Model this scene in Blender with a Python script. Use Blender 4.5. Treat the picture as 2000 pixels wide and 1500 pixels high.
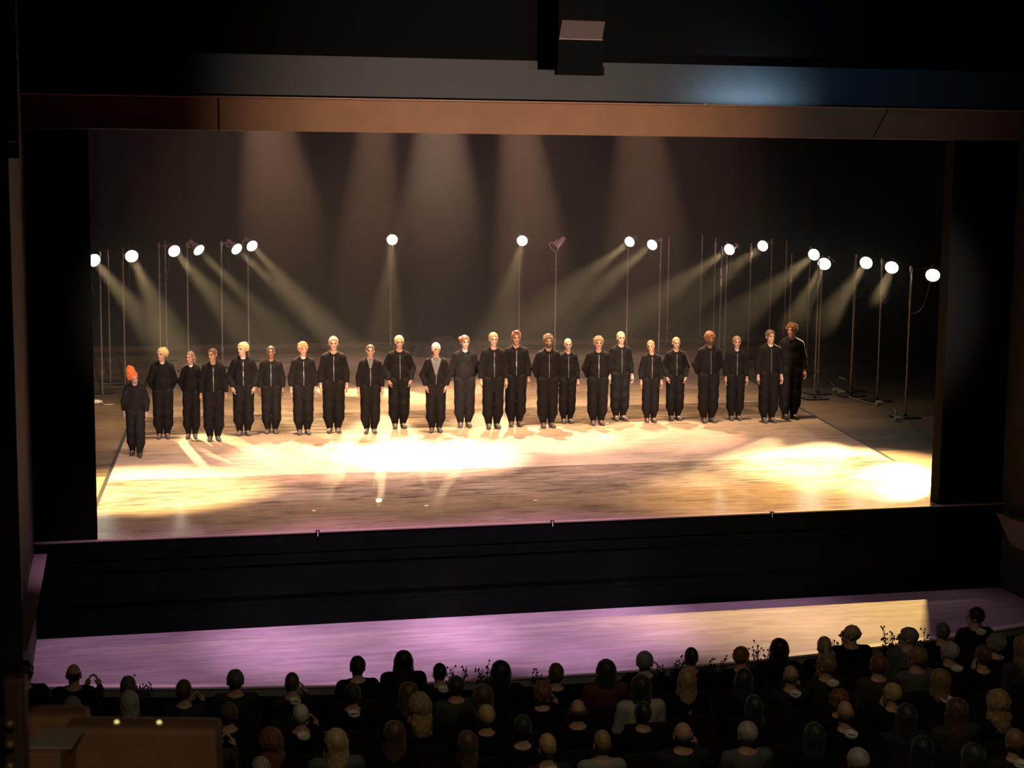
import bpy, bmesh, math, random
import numpy as np
from mathutils import Vector, Matrix

for _o in list(bpy.data.objects):
    bpy.data.objects.remove(_o, do_unlink=True)
SC = bpy.context.scene
COL = SC.collection
random.seed(7)
PI = math.pi

# ------------------------------------------------------------------ camera
# world: X to the right along the stage lip, Y upstage, Z up, stage floor z = 0, lip on Y = 0
FPX = 3300.0
YAW, PITCH, ROLL = math.radians(13.5), math.atan(450 / FPX), math.radians(0.6)
CAM = Vector((-5.62, -21.75, 4.95))
_fw = Vector((math.sin(YAW) * math.cos(PITCH), math.cos(YAW) * math.cos(PITCH), -math.sin(PITCH)))
_r0 = Vector((math.cos(YAW), -math.sin(YAW), 0))
_u0 = _r0.cross(_fw)
_rt = _r0 * math.cos(ROLL) + _u0 * math.sin(ROLL)
_up = _u0 * math.cos(ROLL) - _r0 * math.sin(ROLL)
cam_d = bpy.data.cameras.new('camera')
cam = bpy.data.objects.new('camera', cam_d)
COL.objects.link(cam)
cam.matrix_world = Matrix(((_rt.x, _up.x, -_fw.x, CAM.x), (_rt.y, _up.y, -_fw.y, CAM.y), (_rt.z, _up.z, -_fw.z, CAM.z), (0, 0, 0, 1)))
cam_d.sensor_width = 36
cam_d.lens = FPX / 2000 * 36
cam_d.clip_start = 0.05
cam_d.clip_end = 200
cam_d.dof.use_dof = True
cam_d.dof.focus_distance = 31
cam_d.dof.aperture_fstop = 5.6
SC.camera = cam


def ray(px, py):
    return _fw + _rt * ((px - 1000) / FPX) + _up * ((750 - py) / FPX)


def at_z(px, py, z=0.0):
    d = ray(px, py)
    return CAM + d * ((z - CAM.z) / d.z)


def at_y(px, py, y=0.0):
    d = ray(px, py)
    return CAM + d * ((y - CAM.y) / d.y)


def scale_at(p):
    return FPX / (Vector(p) - CAM).dot(_fw)


# ------------------------------------------------------------------ world, exposure, lights
w = bpy.data.worlds.new('night')
SC.world = w
w.use_nodes = True
w.node_tree.nodes['Background'].inputs[0].default_value = (0.5, 0.55, 0.7, 1)
w.node_tree.nodes['Background'].inputs[1].default_value = 0.0
SC.view_settings.view_transform = 'Standard'
SC.view_settings.look = 'None'
SC.view_settings.gamma = 1
SC.view_settings.use_curve_mapping = False
SC.view_settings.exposure = 0.0
cy = SC.cycles
cy.use_denoising = True
cy.max_bounces = 4
cy.diffuse_bounces = 2
cy.glossy_bounces = 2
cy.volume_bounces = 0
cy.transmission_bounces = 2
cy.transparent_max_bounces = 8
cy.caustics_reflective = False
cy.caustics_refractive = False
cy.sample_clamp_indirect = 3.0
cy.sample_clamp_direct = 0.0


def spot(name, loc, target, watts, col, size, blend=0.5, radius=0.06, parent=None):
    l = bpy.data.lights.new(name, 'SPOT')
    l.energy = watts
    l.color = col
    l.spot_size = math.radians(size)
    l.spot_blend = blend
    l.shadow_soft_size = radius
    o = bpy.data.objects.new(name, l)
    COL.objects.link(o)
    loc = Vector(loc)
    o.location = loc
    o.rotation_euler = (Vector(target) - loc).to_track_quat('-Z', 'Y').to_euler()
    return o


AMBER = (1.0, 0.66, 0.36)
ROSE = (1.0, 0.50, 0.31)
YELL = (1.0, 0.71, 0.34)
POOL = (1.0, 0.73, 0.33)
# overhead back lights on the bar above the stage: (x at the top of the picture, aim on the floor, watts, colour, cone)
_bar = [(490, (-2.4, 5.4), 24000, ROSE, 17), (745, (-1.5, 6.3), 22000, ROSE, 13), (862, (-0.35, 5.5), 30000, (1.0, 0.60, 0.39), 17),
        (985, (1.9, 6.6), 28000, ROSE, 15), (1225, (4.0, 6.8), 14000, ROSE, 18)]
for _px, _t, _w, _c, _s in _bar:
    _p = at_y(_px, 262, 13.0)
    spot('overhead_light', (_p.x, 13.0, 8.2), (_t[0], _t[1], 0), _w, _c, _s, 0.6, 0.08)
# steep pools of light
spot('pool_light_right', (6.9, 2.1, 6.6), (4.9, 0.8, 0), 9500, (1.0, 0.66, 0.22), 50, 0.7, 0.08)
spot('pool_light_right', (6.9, 3.4, 6.8), (6.0, 2.9, 0), 26000, POOL, 38, 0.8, 0.08)
spot('pool_light_left', (-6.6, 2.2, 6.6), (-5.2, 3.2, 0), 22000, POOL, 34, 0.7, 0.08)
spot('pool_fill_centre', (-0.4, 8.2, 8.6), (-0.35, 5.3, 0), 12000, (1.0, 0.80, 0.58), 22, 0.8, 0.08)  # extra lamp added to brighten the pool without showing a beam
# rose fill added to brighten the stage front, added amber fill over the middle
for _x in (-4.2, -1.6, 1.2, 4.0):
    spot('down_fill', (_x, 3.2, 8.0), (_x, 3.6, 0), 2700, (1.0, 0.71, 0.62), 62, 0.9, 0.1)
for _x in (-3.2, -0.4, 2.4, 5.2):
    spot('middle_fill', (_x, 7.4, 8.4), (_x, 9.4, 0), 5200 if _x < 4 else 4000, AMBER, 58, 1.0, 0.1)  # added fill for the floor behind the dancers
spot('pink_fill', (2.0, 1.0, 9.4), (2.4, 17.0, 3.2), 5000, (1.0, 0.48, 0.55), 62, 0.9, 0.1)  # added pink fill for the lamp cans and the haze
# front of house
for _x, _tx in ((-4.6, -4.2), (-1.8, -1.2), (2.0, 2.2), (3.6, 5.3)):
    spot('front_light', (_x, -19, 7.4), (_tx, 7.5, 1.1), 30000, (1.0, 0.74, 0.57), 11, 0.7, 0.15)
for _x, _w in ((-5.0, 3600), (-2.6, 9000), (0.0, 9000), (2.4, 3000), (4.8, 600)):
    spot('front_light_purple', (_x * 0.8, -3.6, 10.1), (_x, -0.85, -1.25), _w, (0.95, 0.50, 0.90), 23, 0.8, 0.12)
spot('pelmet_fill_amber', (-0.6, -19.5, 3.9), (-0.4, 0, 5.3), 11500, (1.0, 0.63, 0.42), 25, 1.0, 0.2)  # unseen lamp added to warm the pelmet
spot('beam_fill_blue', (1.5, -19.5, 3.9), (1.4, 0, 6.3), 1600, (0.42, 0.72, 1.0), 36, 1.0, 0.2)  # unseen lamp added to tint the slate beam blue
for _k in range(9):
    _x = 1.75 + 0.25 * _k
    spot('ledge_light', (_x, -0.39, 5.65), (_x, 0.0, 5.95), 11.0 * math.exp(-((_x - 2.8) / 0.62) ** 2), (0.55, 0.78, 1.0), 120, 1.0, 0.03)
spot('house_light', (-2.0, -14, 9.0), (0.5, -6.5, 0), 420, (1.0, 0.8, 0.5), 80, 0.8, 0.3)
spot('balcony_fill', (-5.2, -25.0, 7.5), (-6.4, -17.4, 3.2), 420, (1.0, 0.70, 0.40), 24, 0.8, 0.1)  # fill added behind the camera to brighten the near balcony


# ------------------------------------------------------------------ materials
def node_mat(name):
    m = bpy.data.materials.new(name)
    m.use_nodes = True
    return m, m.node_tree, m.node_tree.nodes['Principled BSDF']


_mc = {}


def mat(name, col, rough=0.6, metal=0.0, spec=0.5, noise=0.0, scale=20.0, bump=0.0, sheen=0.0):
    if name in _mc:
        return _mc[name]
    m, t, b = node_mat(name)
    b.inputs['Base Color'].default_value = (*col, 1)
    b.inputs['Roughness'].default_value = rough
    b.inputs['Metallic'].default_value = metal
    b.inputs['Specular IOR Level'].default_value = spec
    if sheen:
        b.inputs['Sheen Weight'].default_value = sheen
    if noise or bump:
        tc = t.nodes.new('ShaderNodeTexCoord')
        n = t.nodes.new('ShaderNodeTexNoise')
        n.inputs['Scale'].default_value = scale
        n.inputs['Detail'].default_value = 4
        t.links.new(tc.outputs['Object'], n.inputs['Vector'])
        if noise:
            r = t.nodes.new('ShaderNodeValToRGB')
            r.color_ramp.elements[0].position = 0.3
            r.color_ramp.elements[1].position = 0.7
            r.color_ramp.elements[0].color = (*[c * (1 - noise) for c in col], 1)
            r.color_ramp.elements[1].color = (*[min(1, c * (1 + noise)) for c in col], 1)
            t.links.new(n.outputs['Fac'], r.inputs['Fac'])
            t.links.new(r.outputs['Color'], b.inputs['Base Color'])
        if bump:
            bp = t.nodes.new('ShaderNodeBump')
            bp.inputs['Strength'].default_value = bump
            bp.inputs['Distance'].default_value = 0.01
            t.links.new(n.outputs['Fac'], bp.inputs['Height'])
            t.links.new(bp.outputs['Normal'], b.inputs['Normal'])
    _mc[name] = m
    return m


def emit(name, col, strength):
    m, t, b = node_mat(name)
    b.inputs['Base Color'].default_value = (*col, 1)
    b.inputs['Emission Color'].default_value = (*col, 1)
    b.inputs['Emission Strength'].default_value = strength
    return m


def floor_mat(name, lo, hi, rough, strip, seam_dark=0.5, spec=0.5, offset=0.0):
    """worn boards: strips across the stage, each of its own tone, with long scuffed grain along X"""
    m, t, b = node_mat(name)
    L, N = t.links.new, t.nodes.new
    tc = N('ShaderNodeTexCoord')
    mp = N('ShaderNodeMapping')
    mp.inputs['Scale'].default_value = (0.95, 5.2, 1)
    L(tc.outputs['Object'], mp.inputs['Vector'])
    n1 = N('ShaderNodeTexNoise')
    n1.inputs['Scale'].default_value = 1.6
    n1.inputs['Detail'].default_value = 9
    n1.inputs['Roughness'].default_value = 0.68
    n1.inputs['Distortion'].default_value = 0.9
    L(mp.outputs['Vector'], n1.inputs['Vector'])
    n2 = N('ShaderNodeTexNoise')
    n2.inputs['Scale'].default_value = 0.7
    n2.inputs['Detail'].default_value = 3
    L(tc.outputs['Object'], n2.inputs['Vector'])
    sx = N('ShaderNodeSeparateXYZ')
    L(tc.outputs['Object'], sx.inputs[0])
    dv = N('ShaderNodeMath'); dv.operation = 'MULTIPLY_ADD'
    dv.inputs[1].default_value = 1 / strip
    dv.inputs[2].default_value = offset
    L(sx.outputs['Y'], dv.inputs[0])
    fl = N('ShaderNodeMath'); fl.operation = 'FLOOR'
    L(dv.outputs[0], fl.inputs[0])
    wn = N('ShaderNodeTexWhiteNoise'); wn.noise_dimensions = '1D'
    L(fl.outputs[0], wn.inputs['W'])
    fr = N('ShaderNodeMath'); fr.operation = 'FRACT'
    L(dv.outputs[0], fr.inputs[0])
    ls = N('ShaderNodeMath'); ls.operation = 'LESS_THAN'
    ls.inputs[1].default_value = 0.02 / strip
    L(fr.outputs[0], ls.inputs[0])
    a = N('ShaderNodeMath'); a.operation = 'MULTIPLY_ADD'
    a.inputs[1].default_value = 0.30
    L(wn.outputs['Value'], a.inputs[0])
    ms = N('ShaderNodeMath'); ms.operation = 'MULTIPLY_ADD'
    ms.inputs[1].default_value = 0.75
    L(n1.outputs['Fac'], ms.inputs[0])
    m2 = N('ShaderNodeMath'); m2.operation = 'MULTIPLY'
    m2.inputs[1].default_value = 0.35
    L(n2.outputs['Fac'], m2.inputs[0])
    L(m2.outputs[0], ms.inputs[2])
    L(ms.outputs[0], a.inputs[2])
    rp = N('ShaderNodeValToRGB')
    rp.color_ramp.elements[0].position = 0.48
    rp.color_ramp.elements[1].position = 0.84
    rp.color_ramp.elements[0].color = (*lo, 1)
    rp.color_ramp.elements[1].color = (*hi, 1)
    L(a.outputs[0], rp.inputs['Fac'])
    mx = N('ShaderNodeMix'); mx.data_type = 'RGBA'; mx.blend_type = 'MULTIPLY'
    mx.inputs['B'].default_value = (seam_dark, seam_dark, seam_dark, 1)
    L(ls.outputs[0], mx.inputs['Factor'])
    L(rp.outputs['Color'], mx.inputs['A'])
    L(mx.outputs['Result'], b.inputs['Base Color'])
    rr = N('ShaderNodeMapRange')
    rr.inputs['To Min'].default_value = rough - 0.08
    rr.inputs['To Max'].default_value = rough + 0.14
    L(n1.outputs['Fac'], rr.inputs['Value'])
    L(rr.outputs['Result'], b.inputs['Roughness'])
    b.inputs['Specular IOR Level'].default_value = spec
    bp = N('ShaderNodeBump')
    bp.inputs['Strength'].default_value = 0.10
    bp.inputs['Distance'].default_value = 0.01
    L(n1.outputs['Fac'], bp.inputs['Height'])
    L(bp.outputs['Normal'], b.inputs['Normal'])
    return m


M_FLOOR = floor_mat('scuffed_dance_floor', (0.06, 0.041, 0.031), (0.43, 0.32, 0.24), 0.60, 2.05, 0.45, 0.06, 0.058)
M_GLOSSY = floor_mat('polished_front_floor', (0.07, 0.05, 0.04), (0.30, 0.21, 0.14), 0.20, 5.0, 0.5, 0.35, 0.3)
M_DARKFLOOR = floor_mat('dark_wing_floor', (0.05, 0.034, 0.022), (0.20, 0.135, 0.085), 0.55, 1.1, 0.5, 0.15)
M_APRON = floor_mat('forestage_boards', (0.23, 0.20, 0.195), (0.39, 0.345, 0.335), 0.42, 0.75, 0.8, 0.3)
M_BLACK = mat('black_paint', (0.004, 0.0045, 0.0045), 0.6, spec=0.15, noise=0.3, scale=3)
M_FASCIA = mat('stage_front_black', (0.0022, 0.0042, 0.0030), 0.7, spec=0.06, noise=0.3, scale=3)
M_MATT = mat('matt_black', (0.004, 0.004, 0.004), 0.95, spec=0.1)
M_VELVET = mat('black_velvet', (0.010, 0.008, 0.007), 0.95, spec=0.1, noise=0.3, scale=6)
M_WALL = mat('dark_olive_wall', (0.05, 0.045, 0.028), 0.7, noise=0.2, scale=4)
M_BEAM = mat('slate_paint', (0.024, 0.036, 0.044), 0.6, noise=0.1, scale=5)
M_WOOD = mat('orange_wood', (0.28, 0.145, 0.068), 0.5, noise=0.10, scale=3)
M_PLUSH = mat('dark_plush', (0.012, 0.009, 0.010), 0.9, noise=0.3, scale=30)
M_PLASTIC = mat('seat_shell', (0.014, 0.012, 0.012), 0.5)
M_METAL = mat('stand_steel', (0.30, 0.28, 0.25), 0.4, 0.8)
M_IRON = mat('black_iron', (0.02, 0.02, 0.02), 0.5, 0.3)
M_CAN = mat('pink_lit_enamel', (0.55, 0.40, 0.45), 0.45, 0.3)  # pinkish base colour carries the pink light on the cans
M_CABLE = mat('cable_rubber', (0.05, 0.045, 0.04), 0.5)
M_PALE = mat('pale_plastic', (0.65, 0.62, 0.56), 0.5)
M_LENS = emit('lamp_lens', (1.0, 0.93, 0.72), 30.0)
M_LENSOFF = mat('dark_lens', (0.06, 0.05, 0.06), 0.15)
M_CLOTH = mat('black_tracksuit', (0.0065, 0.0055, 0.006), 0.85, spec=0.2, noise=0.35, scale=9, bump=0.4)
M_CLOTH2 = mat('black_trousers', (0.006, 0.0052, 0.0055), 0.8, spec=0.2, noise=0.35, scale=7, bump=0.4)
M_ZIP = mat('zip_grey', (0.14, 0.135, 0.13), 0.35, 0.5)
M_SHOE = mat('grey_trainer', (0.085, 0.085, 0.10), 0.6)
M_SHOEB = mat('black_trainer', (0.02, 0.02, 0.02), 0.5)
M_EYE = mat('eye_dark', (0.03, 0.02, 0.015), 0.3)


# ------------------------------------------------------------------ mesh helpers
class MB:
    """collects shapes and links them as ONE mesh object"""

    def __init__(s):
        s.bm = bmesh.new()

    def box(s, x0, x1, y0, y1, z0, z1, M=None):
        vs = [s.bm.verts.new(Vector(c)) for c in ((x0, y0, z0), (x1, y0, z0), (x1, y1, z0), (x0, y1, z0), (x0, y0, z1), (x1, y0, z1), (x1, y1, z1), (x0, y1, z1))]
        if M is not None:
            for v in vs:
                v.co = M @ v.co
        for f in ((3, 2, 1, 0), (4, 5, 6, 7), (0, 1, 5, 4), (1, 2, 6, 5), (2, 3, 7, 6), (3, 0, 4, 7)):
            s.bm.faces.new([vs[i] for i in f])
        return s

    def prism(s, pts, z0, z1):
        a = [s.bm.verts.new((p[0], p[1], z0)) for p in pts]
        b = [s.bm.verts.new((p[0], p[1], z1)) for p in pts]
        n = len(pts)
        s.bm.faces.new(a[::-1]); s.bm.faces.new(b)
        for i in range(n):
            s.bm.faces.new((a[i], a[(i + 1) % n], b[(i + 1) % n], b[i]))
        return s

    def hexa(s, c):
        vs = [s.bm.verts.new(Vector(p)) for p in c]
        for f in ((3, 2, 1, 0), (4, 5, 6, 7), (0, 1, 5, 4), (1, 2, 6, 5), (2, 3, 7, 6), (3, 0, 4, 7)):
            s.bm.faces.new([vs[i] for i in f])
        return s

    def rod(s, a, b, r, r2=None, n=8, caps=True):
        a, b = Vector(a), Vector(b)
        r2 = r if r2 is None else r2
        q = (b - a).to_track_quat('Z', 'Y')
        A = [s.bm.verts.new(a + q @ Vector((math.cos(i * 2 * PI / n) * r, math.sin(i * 2 * PI / n) * r, 0))) for i in range(n)]
        Bv = [s.bm.verts.new(b + q @ Vector((math.cos(i * 2 * PI / n) * r2, math.sin(i * 2 * PI / n) * r2, 0))) for i in range(n)]
        for i in range(n):
            s.bm.faces.new((A[i], A[(i + 1) % n], Bv[(i + 1) % n], Bv[i]))
        if caps:
            s.bm.faces.new(A[::-1]); s.bm.faces.new(Bv)
        return s

    def tube(s, pts, r, n=6):
        rings = []
        pts = [Vector(p) for p in pts]
        for i, p in enumerate(pts):
            d = pts[min(i + 1, len(pts) - 1)] - pts[max(i - 1, 0)]
            q = d.to_track_quat('Z', 'Y')
            rr = r[i] if isinstance(r, (list, tuple)) else r
            rings.append([s.bm.verts.new(p + q @ Vector((math.cos(k * 2 * PI / n) * rr, math.sin(k * 2 * PI / n) * rr, 0))) for k in range(n)])
        for A, Bv in zip(rings, rings[1:]):
            for k in range(n):
                s.bm.faces.new((A[k], A[(k + 1) % n], Bv[(k + 1) % n], Bv[k]))
        s.bm.faces.new(rings[0][::-1]); s.bm.faces.new(rings[-1])
        return s

    def lathe(s, prof, n=20, M=None):
        """profile of (radius, z) about Z"""
        rings = []
        for r, z in prof:
            ring = []
            for k in range(n):
                v = Vector((math.cos(k * 2 * PI / n) * r, math.sin(k * 2 * PI / n) * r, z))
                ring.append(s.bm.verts.new(M @ v if M is not None else v))
            rings.append(ring)
        for A, Bv in zip(rings, rings[1:]):
            for k in range(n):
                s.bm.faces.new((A[k], A[(k + 1) % n], Bv[(k + 1) % n], Bv[k]))
        s.bm.faces.new(rings[0][::-1]); s.bm.faces.new(rings[-1])
        return s

    def disc(s, r, M, n=24, dome=0.0):
        ring = [s.bm.verts.new(M @ Vector((math.cos(k * 2 * PI / n) * r, math.sin(k * 2 * PI / n) * r, 0))) for k in range(n)]
        c = s.bm.verts.new(M @ Vector((0, 0, dome)))
        for k in range(n):
            s.bm.faces.new((ring[k], ring[(k + 1) % n], c))
        return s

    def build(s, name, m, parent=None, smooth=False, bevel=0.0, loc=None):
        bmesh.ops.recalc_face_normals(s.bm, faces=s.bm.faces[:])
        if bevel:
            bmesh.ops.bevel(s.bm, geom=s.bm.edges[:] + s.bm.verts[:], offset=bevel, segments=2, affect='EDGES', profile=0.7)
        me = bpy.data.meshes.new(name)
        s.bm.to_mesh(me)
        s.bm.free()
        if smooth:
            me.polygons.foreach_set('use_smooth', [True] * len(me.polygons))
        return link(name, me, m, parent, loc)


def link(name, me, m, parent=None, loc=None):
    o = bpy.data.objects.new(name, me)
    COL.objects.link(o)
    if m is not None and not me.materials:
        me.materials.append(m)
    if parent is not None:
        o.parent = parent
    if loc is not None:
        o.location = loc
    return o


def tag(o, label=None, cat=None, group=None, kind=None):
    if label: o['label'] = label
    if cat: o['category'] = cat
    if group: o['group'] = group
    if kind: o['kind'] = kind
    return o


def struct(o, label=None, cat=None):
    return tag(o, label, cat, None, 'structure')


def empty(name, loc, rz=0.0):
    o = bpy.data.objects.new(name, None)
    COL.objects.link(o)
    o.location = loc
    o.rotation_euler = (0, 0, rz)
    o.empty_display_size = 0.1
    return o


def copy_tree(o, parent=None):
    c = o.copy()
    COL.objects.link(c)
    c.parent = parent
    for ch in list(o.children):
        copy_tree(ch, c)
    return c


ORD = ('zeroth first second third fourth fifth sixth seventh eighth ninth tenth eleventh twelfth thirteenth fourteenth fifteenth sixteenth '
       'seventeenth eighteenth nineteenth twentieth twenty-first twenty-second twenty-third twenty-fourth twenty-fifth twenty-sixth').split()


# ------------------------------------------------------------------ the setting
def apron_y(x):
    return -2.86 + 0.0205 * (x + 0.3) ** 2


def dance_edge(y, side):
    return (-6.02 + 0.077 * y) if side < 0 else (6.45 + 0.137 * y)


struct(MB().box(-12, 14, 0.0, 24, -0.4, -0.006).build('floor_stage', M_DARKFLOOR), 'dark wooden stage floor in the wings', 'floor')
struct(MB().prism([(-6.0, 0.0), (6.45, 0.0), (dance_edge(1.93, 1), 1.93), (dance_edge(1.93, -1), 1.93)], -0.006, 0.0).build('floor_front', M_GLOSSY), 'shiny front strip of the stage floor with reflections', 'floor')
_df = [(dance_edge(1.93, -1), 1.93), (dance_edge(1.93, 1), 1.93), (dance_edge(19, 1), 19.0), (dance_edge(19, -1), 19.0)]
struct(MB().prism(_df, -0.006, 0.0).build('floor_dance', M_FLOOR), 'scuffed brown dance floor under the line of dancers', 'floor')
_n = 40
_arc = [(-7.2 + 15.2 * i / _n, apron_y(-7.2 + 15.2 * i / _n)) for i in range(_n + 1)]
struct(MB().prism(_arc + [(8.0, -0.03), (-7.2, -0.03)], -1.35, -1.25).build('floor_forestage', M_APRON), 'wooden forestage lit purple below the stage front', 'floor')
_in = [(x, y + 0.16) for x, y in _arc]
_m = MB()
_m.prism([(x, y - 0.02) for x, y in _arc] + [(x, y + 0.10) for x, y in _arc[::-1]], -1.25, -1.225)
struct(_m.build('trim_forestage', mat('pale_nosing', (0.55, 0.48, 0.45), 0.5)), 'pale curved nosing along the forestage edge', 'trim')
struct(MB().prism([(x, y + 0.02) for x, y in _arc] + [(x, y + 0.2) for x, y in _arc[::-1]], -2.6, -1.35).build('wall_forestage', M_BLACK))

for _sd, _nm in ((-1, 'left'), (1, 'right')):
    _a = [(dance_edge(y, _sd) + e, y) for y, e in ((0.6, -.03), (0.6, .03), (19, .03), (19, -.03))]
    struct(MB().prism(_a, 0.0, 0.002).build('trim_floor_' + _nm, mat('dark_tape', (0.02, 0.016, 0.012), 0.6)), 'dark taped seam along the %s edge of the dance floor' % _nm, 'trim')

# stage front below the lip
_m = MB()
_m.box(-7.2, 8, -0.03, 0.0, -0.26, -0.012)
_m.box(-7.2, 8, -0.01, 0.0, -0.285, -0.26)
_m.box(-7.2, 8, -0.035, 0.0, -0.82, -0.285)
_m.box(-7.2, 8, -0.012, 0.0, -0.98, -0.82)
_m.box(-7.2, 8, -0.03, 0.0, -1.25, -0.98)
_m.box(-7.2, 8, -0.05, -0.03, -0.40, -0.385)
struct(_m.build('wall_stage_front', M_FASCIA), 'black panelled front of the stage', 'wall')
struct(MB().box(-7.2, 8, -0.04, 0.03, -0.012, 0.004).build('trim_lip', mat('lip_wood', (0.30, 0.22, 0.17), 0.4)), 'thin wooden lip along the stage edge', 'trim')

# proscenium
struct(MB().box(-14, -5.82, 0.05, 0.30, -2.6, 5.19).build('wall_proscenium_left', M_MATT))
struct(MB().box(5.95, 16, 0.05, 0.30, -2.6, 5.22).build('wall_proscenium_right', M_MATT))
struct(MB().box(-14, 16, 0.04, 0.30, 5.22, 10.5).build('wall_proscenium_top', M_MATT))
# wooden pelmet in three lengths with open joints
_joints = (-6.6, -4.23, 4.72, 6.95)


def pelmet(n, xa, xb, sa, sb, lab):
    """boards from xa to xb; sa, sb slant the ends"""
    z0, z1 = 5.20, 5.60
    c = [(xa - sa, -0.12, z0), (xb - sb, -0.12, z0), (xb - sb, 0.03, z0), (xa - sa, 0.03, z0),
         (xa + sa, -0.06, z1), (xb + sb, -0.06, z1), (xb + sb, 0.03, z1), (xa + sa, 0.03, z1)]
    m = MB().hexa(c)
    struct(m.build('trim_%d' % n, M_WOOD), lab, 'trim')


pelmet(1, -6.6, -4.24, 0, 0, 'left end length of the orange wooden pelmet')
pelmet(2, -4.22, 4.73, 0, 0.12, 'long middle length of the orange wooden pelmet')
pelmet(3, 4.75, 6.95, 0.12, 0, 'right end length of the orange wooden pelmet beyond the slanted joint')
struct(MB().box(-6.6, 6.95, -0.43, 0.03, 5.600, 5.618).build('trim_4', M_WOOD), 'narrow wooden ledge above the pelmet', 'trim')  # depth stretched to screen the pelmet from the ledge lights
struct(MB().box(-6.6, 6.95, -0.05, 0.03, 5.618, 6.15).build('wall_beam', M_BEAM), 'slate blue beam above the wooden pelmet', 'wall')

# house shell
struct(MB().box(-7.9, -6.6, -3.3, 0.05, -3, 10).build('wall_left_pier', M_WALL), 'dark olive wall beside the proscenium on the left', 'wall')
struct(MB().box(-8.2, -7.9, -26, 0.05, -3, 10).build('wall_left', M_WALL), 'dark left wall of the hall', 'wall')
struct(MB().box(6.95, 7.3, -26, 0.05, -3, 10).build('wall_right', M_WALL), 'dark olive right wall of the hall', 'wall')
struct(MB().box(-14, 16, -26, 24.5, 10.3, 10.6).build('ceiling', M_MATT))
struct(MB().box(-14, 16, -26.4, -26, -3, 10.4).build('wall_back', M_MATT))
struct(MB().box(-13, 15, 23.2, 23.5, -0.5, 10.4).build('wall_stage_back', M_MATT))
struct(MB().box(-12.3, -12, 0.3, 23.5, -0.5, 10.4).build('wall_stage_left', M_MATT))
struct(MB().box(14, 14.3, 0.3, 23.5, -0.5, 10.4).build('wall_stage_right', M_MATT))


def house_z(y):
    return -1.6 - 0.1 * (y + 4.6)


_c = [(-7.9, -26, house_z(-26) - .2), (6.95, -26, house_z(-26) - .2), (6.95, -1.0, house_z(-1) - .2), (-7.9, -1.0, house_z(-1) - .2)]
struct(MB().hexa(_c + [(p[0], p[1], p[2] + .2) for p in _c]).build('floor_auditorium', mat('dark_carpet', (0.012, 0.010, 0.010), 0.95)), 'dark raked floor of the auditorium', 'floor')

# side boxes: sloping parapet panels on both walls
_bx = mat('box_front_wood', (0.24, 0.18, 0.17), 0.5)
for sgn, xw, nm in ((1, -6.6, 'left'), (-1, 6.95, 'right')):
    m = MB()
    ye = -3.25 if sgn > 0 else -7
    m.hexa([(xw, -0.35, -0.55), (xw + sgn * .04, -0.35, -0.55), (xw + sgn * .04, ye, -0.45), (xw, ye, -0.45),
            (xw, -0.10, -0.12), (xw + sgn * .16, -0.10, -0.12), (xw + sgn * .16, ye, 0.0), (xw, ye, 0.0)])
    struct(m.build('trim_box_' + nm, _bx), 'sloping wooden front of the side box on the %s wall' % nm, 'trim')

# ------------------------------------------------------------------ drapes


def drape(name, x0, x1, y, z0, z1, m, n, amp=0.06, thick=0.03, along='x', lab='', cat='curtain'):
    bm = bmesh.new()
    fr, bk = [], []
    for i in range(n + 1):
        t = i / n
        u = x0 + (x1 - x0) * t
        off = amp * math.sin(i * PI / 2.5) + amp * 0.4 * math.sin(i * 0.9)
        for lst, dd in ((fr, 0), (bk, thick)):
            p = [(u, y + off + dd, z) for z in (z0, z1)] if along == 'x' else [(y + off + dd, u, z) for z in (z0, z1)]
            lst.append([bm.verts.new(q) for q in p])
    for i in range(n):
        bm.faces.new((fr[i][0], fr[i + 1][0], fr[i + 1][1], fr[i][1]))
        bm.faces.new((bk[i + 1][0], bk[i][0], bk[i][1], bk[i + 1][1]))
        for k in (0, 1):
            bm.faces.new((fr[i][k], bk[i][k], bk[i + 1][k], fr[i + 1][k]))
    for i in (0, n):
        bm.faces.new((fr[i][0], fr[i][1], bk[i][1], bk[i][0]))
    bmesh.ops.recalc_face_normals(bm, faces=bm.faces[:])
    me = bpy.data.meshes.new(name)
    bm.to_mesh(me); bm.free()
    me.polygons.foreach_set('use_smooth', [True] * len(me.polygons))
    o = link(name, me, m)
    return tag(o, lab, cat)


drape('backdrop_curtain', -11.5, 13.6, 22.2, 0.0, 10.0, M_VELVET, 170, 0.10, lab='huge dark brown black curtain across the back of the stage')
drape('side_curtain', 4.5, 21.6, 13.3, 0.0, 10.0, M_VELVET, 90, 0.08, along='y', lab='dark curtain hanging along the right wing behind the stands')
drape('side_curtain', 6.0, 21.6, -8.6, 0.0, 10.0, M_VELVET, 90, 0.08, along='y', lab='dark curtain hanging along the left wing')

# haze, cut to the upstage part so the dancers stay unveiled
_hz = MB().box(-8.4, 13.1, 8.6, 22.0, -0.2, 9.6)
mh = bpy.data.materials.new('stage_haze')
mh.use_nodes = True
_t = mh.node_tree
_t.nodes.clear()
_vo = _t.nodes.new('ShaderNodeOutputMaterial')
_vs = _t.nodes.new('ShaderNodeVolumeScatter')
_vs.inputs['Color'].default_value = (0.95, 0.95, 0.95, 1)
_vs.inputs['Density'].default_value = 0.0072
_vs.inputs['Anisotropy'].default_value = 0.15
_t.links.new(_vs.outputs[0], _vo.inputs['Volume'])
tag(_hz.build('stage_haze', mh), 'thin theatrical haze filling the stage behind the dancers', 'haze', kind='stuff')

# ------------------------------------------------------------------ spotlights on stands
HT = 2.75


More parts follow.
